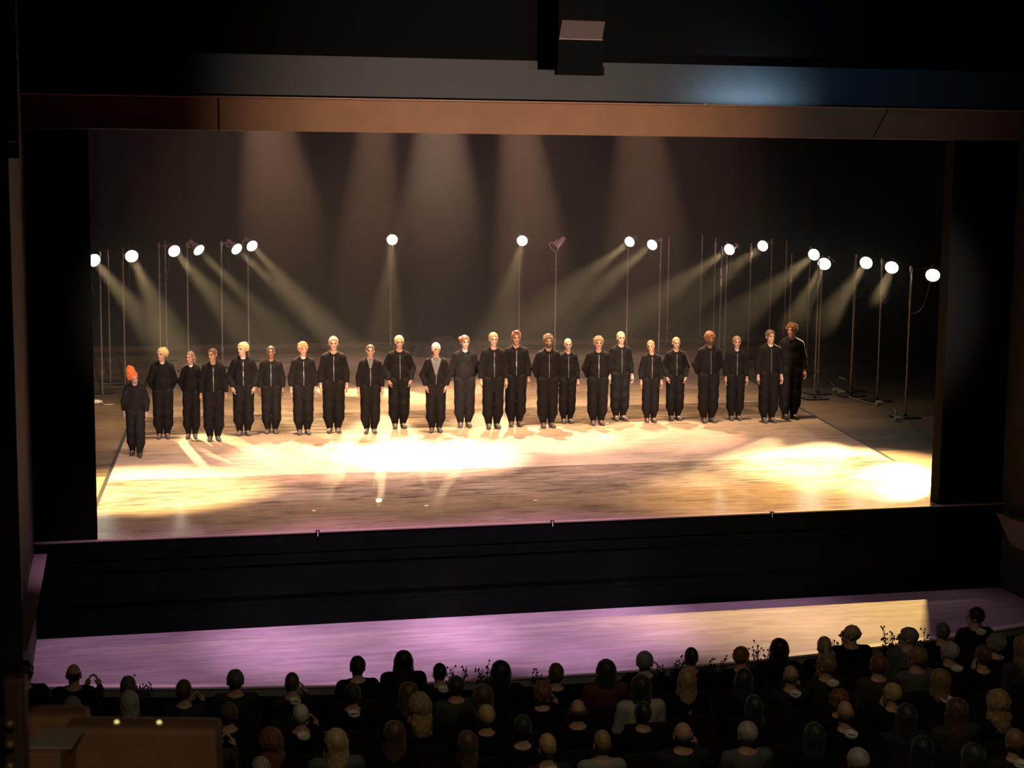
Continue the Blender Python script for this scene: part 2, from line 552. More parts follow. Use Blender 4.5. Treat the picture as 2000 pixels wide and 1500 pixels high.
def stand_parts(root, h, sleeve=True):
    """floor plate, pole with couplings"""
    m = MB()
    m.box(-0.25, 0.25, -0.2, 0.2, 0.0, 0.022)
    m.rod((0, 0, 0.022), (0, 0, 0.07), 0.045, 0.03, 10)
    m.build('base_plate', M_IRON, root)
    p = MB()
    p.rod((0, 0, 0.05), (0, 0, h), 0.017, n=8)
    p.build('pole', M_METAL, root)
    if sleeve:
        MB().rod((0, 0, 0.42), (0, 0, 0.50), 0.028, n=8).build('coupler', M_METAL, root)
        MB().rod((0, 0, h - 0.75), (0, 0, h - 0.68), 0.026, n=8).build('coupler', M_METAL, root)
    return root


def spotlight_stand(lx, ly, polepx, bx, by, lit, label, watts=9500, cone=11.5):
    lp = at_z(lx, ly, HT)
    s = scale_at(lp)
    if lit:
        tgt = at_z(bx, by, 0.0)
    else:
        tgt = Vector((lp.x - 1.5, lp.y - 0.6, 1.6))
    side = (polepx - lx) / s
    root = empty('spotlight_stand', (lp.x + side, lp.y + 0.16, 0.0))
    tag(root, label, 'spotlight', 'spotlights on tall stands around the stage')
    stand_parts(root, HT + 0.17)
    base = Vector(root.location)
    d = (tgt - lp).normalized()
    q = d.to_track_quat('Z', 'Y')
    M = Matrix.Translation(lp - base) @ q.to_matrix().to_4x4()
    can = MB().lathe([(0.045, -0.36), (0.055, -0.33), (0.06, -0.20), (0.085, -0.16), (0.11, -0.04), (0.145, 0.0), (0.145, 0.018), (0.132, 0.018), (0.128, 0.004)], 20, M)
    housing = can.build('lamp_housing', M_CAN, root, smooth=True)
    MB().disc(0.130, M @ Matrix.Translation((0, 0, 0.006)), 24, 0.012).build('lens', M_LENS if lit else M_LENSOFF, housing, smooth=True)
    # yoke and arm
    yk = MB()
    pts = []
    for k in range(9):
        a = PI * k / 8
        pts.append(M @ Vector((0.175 * math.cos(a), 0, -0.10 - 0.20 * math.sin(a))))
    yk.tube(pts, 0.011)
    yk.build('yoke', M_CAN, root, smooth=True)
    top = M @ Vector((0, 0, -0.30))
    arm = MB()
    arm.rod(top, (0, 0, HT + 0.10), 0.012)
    arm.rod((0, 0, HT + 0.06), (0, 0, HT + 0.15), 0.03, n=8)
    arm.build('arm', M_METAL, root)
    cb = [M @ Vector((0, 0.02, -0.34))]
    for k in range(1, 9):
        t = k / 8
        cb.append(cb[0].lerp(Vector((0.02, -0.02, HT - 0.75)), t) + Vector((0.05 * math.sin(t * PI) * (1 if side < 0 else -1), 0.03, -0.30 * math.sin(t * PI))))
    MB().tube(cb, 0.007).build('cable', M_CABLE, root, smooth=True)
    if lit:
        l = spot('lamp_beam', lp + d * 0.05, tgt, watts, YELL, cone, 0.6, 0.07)
        l.parent = root
        l.location = Vector(l.location) - base
    return root


# lamp x, lamp y, pole x, aim x, aim y, lit, label
_sp = [
    (183, 508, 194, 510, 900, 1, 'lit spotlight on tall stand beside the left black curtain edge, leftmost of all'),
    (257, 500, 240, 440, 880, 1, 'lit spotlight on tall stand, second from the left'),
    (340, 490, 311, 640, 830, 1, 'lit spotlight on tall stand, third from the left'),
    (388, 488, 366, 665, 765, 1, 'lit spotlight tilted right on tall stand, fourth from the left'),
    (462, 486, 433, 770, 770, 1, 'lit spotlight on tall stand, left one of the close pair'),
    (492, 480, 485, 760, 770, 1, 'lit spotlight on tall stand, right one of the close pair'),
    (766, 468, 765, 738, 870, 1, 'lit spotlight on tall stand alone at the back, left of centre', 9500, 7),
    (1020, 470, 1018, 920, 860, 1, 'lit spotlight on tall stand alone at the back, right of centre', 9500, 7.5),
    (1082, 482, 1090, 0, 0, 0, 'unlit dark spotlight on thin stand at the back of the stage'),
    (1230, 472, 1231, 860, 765, 1, 'lit spotlight on tall stand pointing down left, first right of the unlit one'),
    (1274, 478, 1296, 915, 770, 1, 'lit spotlight on tall stand pointing down left, second right of the unlit one'),
    (1425, 487, 1425, 955, 810, 1, 'lit spotlight on tall stand above the man with reddish cap-like hair'),
    (1490, 480, 1514, 1050, 810, 1, 'lit spotlight on tall stand with a curved top arm, behind a bright bare pole'),
    (1590, 497, 1588, 1150, 860, 1, 'lit spotlight on tall stand, upper left one of the touching pair'),
    (1610, 515, 1612, 1425, 880, 1, 'lit spotlight on tall stand, lower right one of the touching pair'),
    (1692, 513, 1678, 1420, 890, 1, 'lit spotlight on tall stand, third from the right end'),
    (1742, 522, 1729, 1580, 890, 1, 'lit spotlight on tall stand, second from the right end'),
    (1822, 537, 1784, 1748, 930, 1, 'lit spotlight on tall stand beside the right black curtain edge, rightmost of all'),
]
for a in _sp:
    spotlight_stand(*a)

# bare stands: pole x, top y, label
_bs = [
    (210, 487, 'bare lighting stand between the two leftmost spotlights'),
    (322, 470, 'bare lighting stand left of the third spotlight'),
    (1307, 462, 'bare lighting stand with a bracket right of the second down-left spotlight'),
    (1372, 457, 'bare lighting stand, left of the pair of bare poles'),
    (1398, 464, 'bare lighting stand with shining top coloured as lit, right of the pair of bare poles'),
    (1477, 474, 'bare lighting stand with upper sleeve coloured bright as if lit white'),
    (1420, 520, 'bare lighting stand with lower sleeve coloured bright as if lit white'),
    (1537, 468, 'thin bare lighting stand right of the curved arm spotlight'),
    (1556, 481, 'bare lighting stand with upper sleeve coloured bright as if lit yellow'),
    (1600, 509, 'bare lighting stand below the touching pair of spotlights'),
    (1671, 507, 'bare lighting stand left of the third spotlight from the right'),
]
_in_beam = {1477: 12, 1420: 12, 1556: 13}      # bare poles that stand in the beam of that spotlight
for px, py, lab in _bs:
    tp = at_z(px, py, HT + 0.1)
    zs = HT - 0.22
    if px in _in_beam:
        q = _sp[_in_beam[px]]
        lo, tg = at_z(q[0], q[1], HT), at_z(q[3], q[4], 0.0)
        f = min((abs((1000 + FPX * (lo.lerp(tg, t / 400) - CAM).dot(_rt) / (lo.lerp(tg, t / 400) - CAM).dot(_fw)) - px), t / 400) for t in range(400))[1]
        tp = lo.lerp(tg, f + 0.03)
        zs = tp.z
    r = empty('lighting_stand', (tp.x, tp.y, 0))
    tag(r, lab, 'stand', 'bare lighting stands')
    stand_parts(r, HT + 0.1)
    b = MB().rod((0, 0, zs - 0.2), (0, 0, zs + 0.2), 0.024, n=8)
    b.build('sleeve', M_PALE if 'bright' in lab or 'shining' in lab else M_METAL, r)  # pale colour stands for the stretch of pole lit by nearby lamps

# cables and bits on the floor of the wings
_cab = [
    ([(1612, 748), (1622, 745), (1628, 752), (1632, 760), (1640, 766), (1650, 771)], 'pale cable looping over the floor behind the right stands'),
    ([(1650, 771), (1668, 778), (1690, 784), (1705, 788), (1716, 787), (1712, 793)], 'thin cable running to the base of a right stand'),
    ([(1745, 797), (1750, 803), (1747, 812), (1762, 815)], 'thin curved cable beside the rightmost stand'),
    ([(190, 783), (196, 786), (205, 790), (222, 789)], 'short cable on the floor at the left stands'),
]
for pts, lab in _cab:
    P = [at_z(x, y, 0.02) for x, y in pts]
    dense = []
    for a, b in zip(P, P[1:]):
        dense += [a.lerp(b, k / 3) for k in range(3)]
    tag(MB().tube([(p.x, p.y, 0.012) for p in dense + [P[-1]]], 0.012).build('floor_cable', mat('pale_cable', (0.4, 0.36, 0.3), 0.4), smooth=True), lab, 'cable', 'cables on the stage floor')
for (x, y), lab in (((1633, 763), 'small pale connector on the floor, left one behind the right stands'), ((1643, 767), 'small pale connector on the floor, right one behind the right stands'),
                    ((190, 786), 'small pale connector on the floor by the left stands'), ((1717, 788), 'small pale connector at the base of the second stand from right'), ((1754, 819), 'small pale connector in front of the rightmost stand')):
    p = at_z(x, y, 0.03)
    m = MB().rod((-0.07, 0, 0.045), (0.05, 0, 0.045), 0.045, 0.04, 10).rod((0.05, 0, 0.045), (0.10, 0, 0.045), 0.02, n=8)
    o = m.build('cable_connector', M_PALE, smooth=False, loc=(p.x, p.y, 0))
    tag(o, lab, 'connector', 'connectors on the stage floor')
_p0, _p1 = at_z(1639, 737, 0.02), at_z(1653, 742, 0.02)
tag(MB().rod((_p0.x, _p0.y, 0.02), (_p1.x, _p1.y, 0.02), 0.02).build('batten', M_PALE), 'short pale batten lying at the back of the right wing', 'batten')

# fabric heap at the back
_hp = at_z(872, 693, 0)
bm = bmesh.new()
bmesh.ops.create_icosphere(bm, subdivisions=4, radius=1)
for v in bm.verts:
    n = math.sin(v.co.x * 7 + 1) * math.sin(v.co.y * 6) * 0.07 + math.sin(v.co.z * 9 + v.co.x * 5) * 0.05
    v.co = Vector((v.co.x * 0.85 * (1 + n), v.co.y * 0.5 * (1 + n), max(0, v.co.z * 0.42 * (1 + 2 * n))))
me = bpy.data.meshes.new('fabric_heap')
bm.to_mesh(me); bm.free()
me.polygons.foreach_set('use_smooth', [True] * len(me.polygons))
tag(link('fabric_heap', me, mat('heap_cloth', (0.035, 0.026, 0.026), 0.9), loc=(_hp.x, _hp.y, 0)), 'dark heap of cloth on the floor behind the middle dancers', 'cloth')

# small things along the stage lip
for (x, y), lab in (((620, 1038), 'small clip on the stage lip, leftmost of three'), ((1072, 1014), 'small clip on the stage lip, middle of three'), ((1497, 996), 'small clip on the stage lip, rightmost of three')):
    p = at_z(x, y, 0.0)
    r = empty('lip_clip', (p.x, -0.04, 0.004))
    tag(r, lab, 'clip', 'clips on the stage lip')
    MB().box(-0.025, 0.025, -0.01, 0.03, 0, 0.018).build('clip_body', M_IRON, r)
    MB().box(-0.006, 0.006, -0.016, -0.010, -0.06, 0.012).build('tongue', M_PALE, r)
for (x, y), lab in (((613, 998), 'white tape spot on the stage floor near the front, leftmost of three'), ((833, 988), 'white tape spot on the stage floor near the front, middle of three'),
                    ((1046, 978), 'white tape spot on the stage floor near the front, rightmost of three')):
    p = at_z(x, y, 0.0)
    tag(MB().lathe([(0.03, 0.0), (0.03, 0.006)], 12).build('tape_spot', mat('white_tape', (0.8, 0.78, 0.75), 0.6), loc=(p.x, p.y, 0.0)), lab, 'tape', 'tape spots on the stage floor')

# black box above the beam with its pale front panel
_bp = [at_y(x, y, -1.2) for x, y in ((1092, 75), (1176, 77), (1182, 42), (1098, 39))]
zt = (_bp[2].z + _bp[3].z) / 2
xc = sum(p.x for p in _bp) / 4
r = empty('speaker_box', (xc, -1.2, 5.93))
tag(r, 'black box with a pale front panel hanging above the slate beam', 'speaker box')
b = [p - Vector(r.location) for p in _bp]
MB().box(-0.29, 0.29, 0.05, 0.16, 0.0, 1.2).box(-0.30, 0.30, 0.03, 0.18, 0.0, 0.1).build('housing', M_MATT, r)
MB().hexa([b[0], b[1], b[1] + Vector((0, .04, 0)), b[0] + Vector((0, .04, 0)), b[3], b[2], b[2] + Vector((0, .04, 0)), b[3] + Vector((0, .04, 0))]).build('front_panel', mat('taupe_panel', (0.085, 0.066, 0.062), 0.6, spec=0.2), r)
MB().box(b[0].x - .005, b[1].x + .005, -0.02, 0.0, b[0].z - 0.012, b[0].z).build('edge_strip', mat('panel_edge', (0.22, 0.18, 0.16), 0.5), r)
MB().rod((-0.2, 0.1, 1.2), (-0.2, 0.1, 4.35), 0.015).rod((0.2, 0.1, 1.2), (0.2, 0.1, 4.35), 0.015).build('hanger', M_IRON, r)

# line array on the left wall
_l0 = at_y(14, 0, -1.5)
r = empty('speaker_column', (-6.535, -4.0, 4.85))
tag(r, 'tall dark speaker column with small pale dots for glints at the far left', 'speaker')
for k in range(11):
    z = k * 0.165
    c = MB().box(-0.30, 0.09, -0.2, 0.2, z + 0.004, z + 0.161).build('cabinet', M_BLACK, r, bevel=0.006)
    MB().rod((0.0, -0.2, z + 0.08), (0.0, -0.21, z + 0.08), 0.010).build('bolt_glint', M_PALE, c)  # pale discs stand for glints on the cabinets
MB().box(-0.16, -0.10, 0.2, 0.70, 0.2, 0.26).box(-0.16, -0.10, 0.2, 0.70, 1.5, 1.56).build('wall_bracket', M_IRON, r)

# tiny lamps on the pelmet ledge, drawn as pale unlit bulbs
for (x, y), lab in (((213, 188), 'leftmost'), ((820, 203), 'second from left'), ((1378, 206), 'second from right'), ((1820, 209), 'rightmost')):
    p = at_y(x, y, -0.10)
    r = MB().rod((0, 0, 0), (0, 0, 0.02), 0.014).build('ledge_bulb', M_PALE, loc=(p.x, -0.10, 5.618))
    tag(r, 'tiny pale pin on the ledge above the pelmet, ' + lab, 'bulb', 'bulbs on the pelmet ledge')

# ------------------------------------------------------------------ twig plants in front of the forestage
M_TWIG = mat('twig', (0.02, 0.014, 0.01), 0.8)
for i, (x, y, lab) in enumerate(((280, 1322, 'right of the dark greenish head at the front left'), (895, 1300, 'right of the slim dark head'), (950, 1302, 'left of the dark bob'), (1055, 1308, 'left of the brown head at the forestage edge'),
                                 (1318, 1288, 'left of the narrow dark oval head'), (1398, 1284, 'left of the brown turned head'), (1487, 1262, 'left of the black oval bob'), (1632, 1240, 'left of the bald man in glasses'),
                                 (1735, 1228, 'between the bald man and the grey man in glasses'), (1803, 1232, 'right of the grey man in glasses'))):
    rnd = random.Random(i)
    q = at_y(x, y, -3.0)
    yy = apron_y(q.x) - 0.22
    q = at_y(x, y, yy)
    zb = house_z(yy)
    h = q.z - zb
    r = empty('twig_plant', (q.x, yy, zb))
    tag(r, 'thin dark twig plant ' + lab, 'plant', 'twig plants along the forestage')
    MB().lathe([(0.07, 0.0), (0.10, 0.16), (0.09, 0.17), (0.085, 0.14)], 14).build('pot', M_BLACK, r)
    m = MB()
    for k in range(9):
        a = rnd.uniform(0, 6.28)
        sp = rnd.uniform(0.04, 0.20)
        top = Vector((math.cos(a) * sp, math.sin(a) * sp * 0.6, h * rnd.uniform(0.78, 1.0)))
        mid = Vector((top.x * 0.35, top.y * 0.35, h * 0.55))
        m.tube([(0, 0, 0.13), mid, top], [0.006, 0.005, 0.003], 5)
        for j in range(5):
            t = rnd.uniform(0.2, 1.0)
            p = mid.lerp(top, t)
            e = p + Vector((rnd.uniform(-.06, .06), rnd.uniform(-.03, .03), rnd.uniform(0.01, .07)))
            m.tube([p, e], [0.003, 0.002], 4)
            m.box(e.x - .008, e.x + .008, e.y - .004, e.y + .004, e.z - .012, e.z + .012)
    m.build('stems', M_TWIG, r)

# ------------------------------------------------------------------ near balcony at lower left (close to the camera, out of focus)
M_RAIL = mat('brown_rail', (0.20, 0.12, 0.07), 0.5, noise=0.2, scale=5)
RN = Matrix.Rotation(-YAW, 4, 'Z')


def near(px, py, d):
    return CAM + ray(px, py) * d


def near_box(name, x0, x1, y0, y1, d, dep, m, parent=None, bevel=0.02):
    a, b, c = near(x0, y0, d), near(x1, y0, d), near(x0, y1, d)
    wd, hd = (b - a).length, (c - a).length
    mb = MB().box(0, wd, 0, dep, -hd, 0)
    o = mb.build(name, m, None, bevel=bevel)
    o.location = a
    o.rotation_euler = (0, 0, -YAW)
    return o


o = near_box('balcony_parapet', 122, 424, 1420, 1640, 4.6, 0.10, M_RAIL, bevel=0.02)
tag(o, 'blurred brown balcony parapet close to the camera at lower left', 'parapet')
for x, lab in ((228, 'left'), (311, 'right')):
    p = near(x, 1408, 4.64)
    k = MB().lathe([(0.006, 0), (0.006, 0.004), (0.002, 0.007)], 12).build('marker_lamp', emit('marker_glow_' + lab, (1.0, 0.9, 0.35), 0.9), loc=(p.x, p.y, o.location.z + 0.0))
    tag(k, 'small glowing marker lamp on the balcony parapet, %s one' % lab, 'lamp', 'marker lamps on the parapet')
o2 = near_box('parapet_block', 46, 163, 1395, 1640, 4.85, 0.10, M_RAIL, bevel=0.03)
tag(o2, 'blurred brown rounded block left of the balcony parapet', 'parapet')
o3 = near_box('rail_post', 6, 44, 1325, 1640, 4.3, 0.05, mat('dark_post', (0.05, 0.035, 0.025), 0.4), bevel=0.012)
tag(o3, 'dark upright post at the far left of the balcony', 'post')
for y in (1412, 1452, 1494):
    p = near(20, y, 4.27)
    kb = MB().lathe([(0.005, 0), (0.011, 0.006), (0.011, 0.014), (0.004, 0.018)], 12, Matrix.Rotation(PI / 2, 4, 'X')).build('knob', mat('brass', (0.25, 0.17, 0.08), 0.45, 0.6), o3, smooth=True)
    kb.matrix_world = Matrix.Translation(p)
    kb.matrix_parent_inverse = (Matrix.Translation(o3.location) @ Matrix.Rotation(-YAW, 4, 'Z')).inverted()
_tray = near_box('shelf_ledge', 46, 118, 1468, 1640, 4.4, 0.16, M_RAIL, bevel=0.01)
tag(_tray, 'low brown ledge under the grey sheet on the balcony', 'ledge')
m = MB().box(0.0, 0.12, 0.02, 0.16, 0.0, 0.004)
o5 = m.build('programme_sheet', mat('grey_paper', (0.30, 0.28, 0.26), 0.7))
o5.location = Vector(_tray.location) + Vector((0, 0, 0.001))
o5.rotation_euler = (0, 0, -YAW)
tag(o5, 'grey paper sheet lying on the balcony ledge', 'paper')

# ------------------------------------------------------------------ people: shapes grown as one smooth surface from limbs and volumes


def axis(*seg):
    """axis(x0, step, x1, step, x2 ...) -> lattice positions with a step per stretch"""
    out = [seg[0]]
    for i in range(1, len(seg) - 1, 2):
        st, end = seg[i], seg[i + 1]
        n = max(1, int(round((end - out[-1]) / st)))
        s0 = out[-1]
        out += [s0 + (end - s0) * (k + 1) / n for k in range(n)]
    return np.array(out, dtype=np.float32)


class Field:
    def __init__(s, xs, ys, zs):
        s.ax = (xs, ys, zs)
        s.F = np.full((len(xs), len(ys), len(zs)), 0.5, dtype=np.float32)

    def _win(s, lo, hi):
        sl, g = [], []
        for a, l, h in zip(s.ax, lo, hi):
            i0 = max(0, int(np.searchsorted(a, l)) - 2)
            i1 = min(len(a), int(np.searchsorted(a, h)) + 2)
            if i1 <= i0:
                return None, None
            sl.append(slice(i0, i1)); g.append(a[i0:i1])
        return tuple(sl), np.meshgrid(*g, indexing='ij', sparse=True)

    def _put(s, sl, d, k, cut):
        F = s.F[sl]
        if cut:
            d = -d
            h = np.clip(0.5 - 0.5 * (d - F) / k, 0, 1)
            s.F[sl] = F * h + d * (1 - h) + k * h * (1 - h)
        else:
            h = np.clip(0.5 + 0.5 * (d - F) / k, 0, 1)
            s.F[sl] = d * (1 - h) + F * h - k * h * (1 - h)

    def cap(s, a, b, ra, rb, k=0.02, sy=1.0, cut=False):
        a, b = np.array(a, float), np.array(b, float)
        m = max(ra, rb) + k + 0.03
        sl, g = s._win(np.minimum(a, b) - m, np.maximum(a, b) + m)
        if sl is None:
            return s
        ab = b - a
        w = np.array([1, 1 / (sy * sy), 1])
        X, Y, Z = g[0] - a[0], g[1] - a[1], g[2] - a[2]
        t = np.clip((X * ab[0] * w[0] + Y * ab[1] * w[1] + Z * ab[2]) / max(1e-9, float((ab * ab * w).sum())), 0, 1)
        d = np.sqrt((X - ab[0] * t) ** 2 + ((Y - ab[1] * t) / sy) ** 2 + (Z - ab[2] * t) ** 2) - (ra + (rb - ra) * t)
        s._put(sl, (d * min(1, sy)).astype(np.float32), k, cut)
        return s

    def ell(s, c, r, k=0.015, R=None, cut=False):
        c, r = np.array(c, float), np.array(r, float)
        m = r.max() + k + 0.03 if R is not None else r + k + 0.03
        sl, g = s._win(c - m, c + m)
        if sl is None:
            return s
        X, Y, Z = g[0] - c[0], g[1] - c[1], g[2] - c[2]
        if R is not None:
            X, Y, Z = (R[0][i] * X + R[1][i] * Y + R[2][i] * Z for i in range(3))
        k0 = np.sqrt((X / r[0]) ** 2 + (Y / r[1]) ** 2 + (Z / r[2]) ** 2)
        k1 = np.sqrt((X / r[0] ** 2) ** 2 + (Y / r[1] ** 2) ** 2 + (Z / r[2] ** 2) ** 2)
        d = k0 * (k0 - 1) / np.maximum(k1, 1e-6)
        s._put(sl, d.astype(np.float32), k, cut)
        return s

    def grid(s):
        return np.meshgrid(*s.ax, indexing='ij', sparse=True)

    def keep(s, D, k=0.006):
        """keep only where D < 0"""
        s._put((slice(None),) * 3, (-D).astype(np.float32) + 0 * s.F, k, True)
        return s

    def noise(s, amp, f, ph=0.0):
        X, Y, Z = s.grid()
        n = np.sin(X * f + ph + 1.7 * np.sin(Y * f * 0.8 + ph)) * np.sin(Y * f * 1.1 + 2 * ph) * np.sin(Z * f * 0.9 + ph + 1.3 * np.sin(X * f))
        s.F = s.F + (amp * n).astype(np.float32)
        return s

    def verts_faces(s):
        F = s.F
        for ax_ in range(3):
            ix = [slice(None)] * 3
            for e in (0, -1):
                ix[ax_] = e
                F[tuple(ix)] = np.maximum(F[tuple(ix)], 0.01)
        S = F < 0
        nx, ny, nz = F.shape
        acc = np.zeros((nx - 1, ny - 1, nz - 1, 3), np.float32)
        cnt = np.zeros((nx - 1, ny - 1, nz - 1), np.float32)
        crosses = []
        for a in range(3):
            lo = [slice(None)] * 3; hi = [slice(None)] * 3
            lo[a] = slice(0, -1); hi[a] = slice(1, None)
            A, Bv = F[tuple(lo)], F[tuple(hi)]
            cr = S[tuple(lo)] != S[tuple(hi)]
            crosses.append((cr, S[tuple(lo)]))
            idx = np.argwhere(cr)
            if not len(idx):
                continue
            fa, fb = A[cr], Bv[cr]
            t = fa / (fa - fb)
            P = np.stack([s.ax[i][idx[:, i]] for i in range(3)], 1)
            P[:, a] += t * (s.ax[a][idx[:, a] + 1] - s.ax[a][idx[:, a]])
            o = [i for i in range(3) if i != a]
            for d0 in (0, 1):
                for d1 in (0, 1):
                    c = idx.copy()
                    c[:, o[0]] -= d0; c[:, o[1]] -= d1
                    ok = (c[:, o[0]] >= 0) & (c[:, o[1]] >= 0) & (c[:, o[0]] < acc.shape[o[0]]) & (c[:, o[1]] < acc.shape[o[1]])
                    c = c[ok]
                    np.add.at(acc, (c[:, 0], c[:, 1], c[:, 2]), P[ok])
                    np.add.at(cnt, (c[:, 0], c[:, 1], c[:, 2]), 1)
        used = cnt > 0
        vid = np.full(cnt.shape, -1, np.int64)
        vid[used] = np.arange(int(used.sum()))
        V = acc[used] / cnt[used][:, None]
        faces = []
        for a in range(3):
            cr, sa = crosses[a]
            idx = np.argwhere(cr)
            if not len(idx):
                continue
            o = [(a + 1) % 3, (a + 2) % 3]
            ok = (idx[:, o[0]] > 0) & (idx[:, o[1]] > 0) & (idx[:, o[0]] < cnt.shape[o[0]]) & (idx[:, o[1]] < cnt.shape[o[1]])
            idx = idx[ok]
            q = []
            for d0, d1 in ((1, 1), (0, 1), (0, 0), (1, 0)):
                c = idx.copy()
                c[:, o[0]] -= d0; c[:, o[1]] -= d1
                q.append(vid[c[:, 0], c[:, 1], c[:, 2]])
            q = np.stack(q, 1)
            inside = sa[cr][ok]
            q[~inside] = q[~inside][:, ::-1]
            faces.append(q)
        return V, np.concatenate(faces)

    def mesh(s, name, mats, pick=None, xf=None, largest=True):
        V, Q = s.verts_faces()
        if xf is not None:
            Vw = (np.array(xf.to_3x3()) @ V.T).T + np.array(xf.translation)
        else:
            Vw = V
        me = bpy.data.meshes.new(name)
        me.vertices.add(len(V))
        me.vertices.foreach_set('co', Vw.astype(np.float32).ravel())
        me.loops.add(len(Q) * 4)
        me.polygons.add(len(Q))
        me.loops.foreach_set('vertex_index', Q.ravel().astype(np.int32))
        me.polygons.foreach_set('loop_start', (np.arange(len(Q)) * 4).astype(np.int32))
        me.polygons.foreach_set('loop_total', np.full(len(Q), 4, np.int32))
        for m in mats:
            me.materials.append(m)
        if pick is not None:
            C = Vw[Q].mean(1)
            me.polygons.foreach_set('material_index', pick(C).astype(np.int32))
        me.polygons.foreach_set('use_smooth', [True] * len(Q))
        me.update(calc_edges=True)
        me.validate()
        return me


# ---- head, in its own frame: origin between the ears, facing -Y
def head_field(F, o, R, beard=0):
    """adds the head to F; o = head origin, R = 3x3 rotation (columns = head axes in the body frame)"""
    def T(p):
        return tuple(o[i] + sum(R[i][j] * p[j] for j in range(3)) for i in range(3))
    Rr = [[R[i][j] for j in range(3)] for i in range(3)]
    F.ell(T((0, 0.015, 0.035)), (.073, .092, .088), .02, Rr)
    F.ell(T((0, -0.03, -0.03)), (.058, .062, .082), .03, Rr)
    F.ell(T((0, -0.066, -0.09)), (.028, .025, .024), .025)
    F.ell(T((0, -0.078, 0.035)), (.05, .02, .014), .015, Rr)
    F.ell(T((-.03, -0.10, 0.012)), (.017, .014, .010), .012, Rr, cut=True)
    F.ell(T((.03, -0.10, 0.012)), (.017, .014, .010), .012, Rr, cut=True)
    F.cap(T((0, -0.086, .015)), T((0, -0.112, -.022)), .009, .014, .010)
    for sx in (-1, 1):
        F.ell(T((sx * .03, -0.081, 0.012)), (.013, .011, .011), .004)
        F.ell(T((sx * .077, 0.012, -0.004)), (.011, .02, .032), .008, Rr)
    F.ell(T((0, -0.093, -.050)), (.025, .012, .007), .006, Rr)
    F.ell(T((0, -0.090, -.064)), (.020, .012, .007), .006, Rr)
    return T


def rot_head(yaw, tilt=0.0, nod=0.0):
    return Matrix.Rotation(math.radians(yaw), 3, 'Z') @ Matrix.Rotation(math.radians(tilt), 3, 'Y') @ Matrix.Rotation(math.radians(nod), 3, 'X')


def face_pick(o, R):
    Ri = np.array(R.inverted())
    oo = np.array(o)

    def pick(C):
        L = (Ri @ (C - oo).T).T
        x, y, z = np.abs(L[:, 0]), L[:, 1], L[:, 2]
        k = np.zeros(len(C))
        f = y < -0.055
        k[f & (np.hypot(x - .03, z - .012) < .0125)] = 1
        k[f & (np.abs(z - .036 + (x - .03) * .12) < .0065) & (x > .012) & (x < .05)] = 2
        k[(y < -0.075) & (x < .026) & (np.abs(z + .057) < .011)] = 3
        return k
    return pick


def hand(F, wr, dirv, palm_n, side):
    """palm, five separate curled fingers; wr = wrist, dirv = finger direction, palm_n = palm normal"""
    d = Vector(dirv).normalized()
    n = Vector(palm_n)
    n = (n - d * n.dot(d)).normalized()
    a = d.cross(n) * side
    w = Vector(wr)
    F.cap(w, w + d * .05, .024, .028, .012)
    F.ell(w + d * .055, (.030, .030, .038), .012)
    for i, (off, ln) in enumerate(((-.030, .066), (-.010, .075), (.010, .070), (.029, .055))):
        b = w + d * .085 + a * off
        m = b + d * ln * .55 + n * .006
        t = m + d * ln * .4 + n * ln * .32
        F.cap(b, m, .0095, .0088, .006)
        F.cap(m, t, .0088, .0072, .005)
    b = w + d * .035 - a * .030
    m = b + d * .03 - a * .024 + n * .014
    F.cap(b, m, .0115, .0105, .008)
    F.cap(m, m + d * .032 - a * .004 + n * .008, .0105, .0085, .005)


SKIN = {'fair': (0.56, 0.36, 0.27), 'rosy': (0.54, 0.30, 0.22), 'tan': (0.40, 0.23, 0.14), 'brown': (0.22, 0.115, 0.06), 'olive': (0.42, 0.26, 0.16), 'grey': (0.36, 0.27, 0.22)}
HAIRC = {'orange': (0.62, 0.13, 0.02), 'blond': (0.52, 0.36, 0.17), 'white': (0.62, 0.58, 0.52), 'strawberry': (0.50, 0.20, 0.08), 'brown': (0.10, 0.05, 0.025), 'dark': (0.03, 0.02, 0.015), 'auburn': (0.20, 0.065, 0.025),
         'lightbrown': (0.24, 0.14, 0.07), 'grey': (0.22, 0.20, 0.18), 'black': (0.012, 0.010, 0.010), 'silver': (0.40, 0.37, 0.33), 'sandy': (0.36, 0.23, 0.11), 'darkgrey': (0.10, 0.09, 0.08)}


def skin_m(k):
    return mat('skin_' + k, SKIN[k], 0.5, spec=0.4, noise=0.06, scale=30)


def hair_m(k):
    return mat('hair_' + k, HAIRC[k], 0.55, noise=0.35, scale=45, bump=0.5, sheen=0.2)


M_LIP = {k: mat('lips_' + k, (v[0] * .75, v[1] * .5, v[2] * .5), 0.4) for k, v in SKIN.items()}


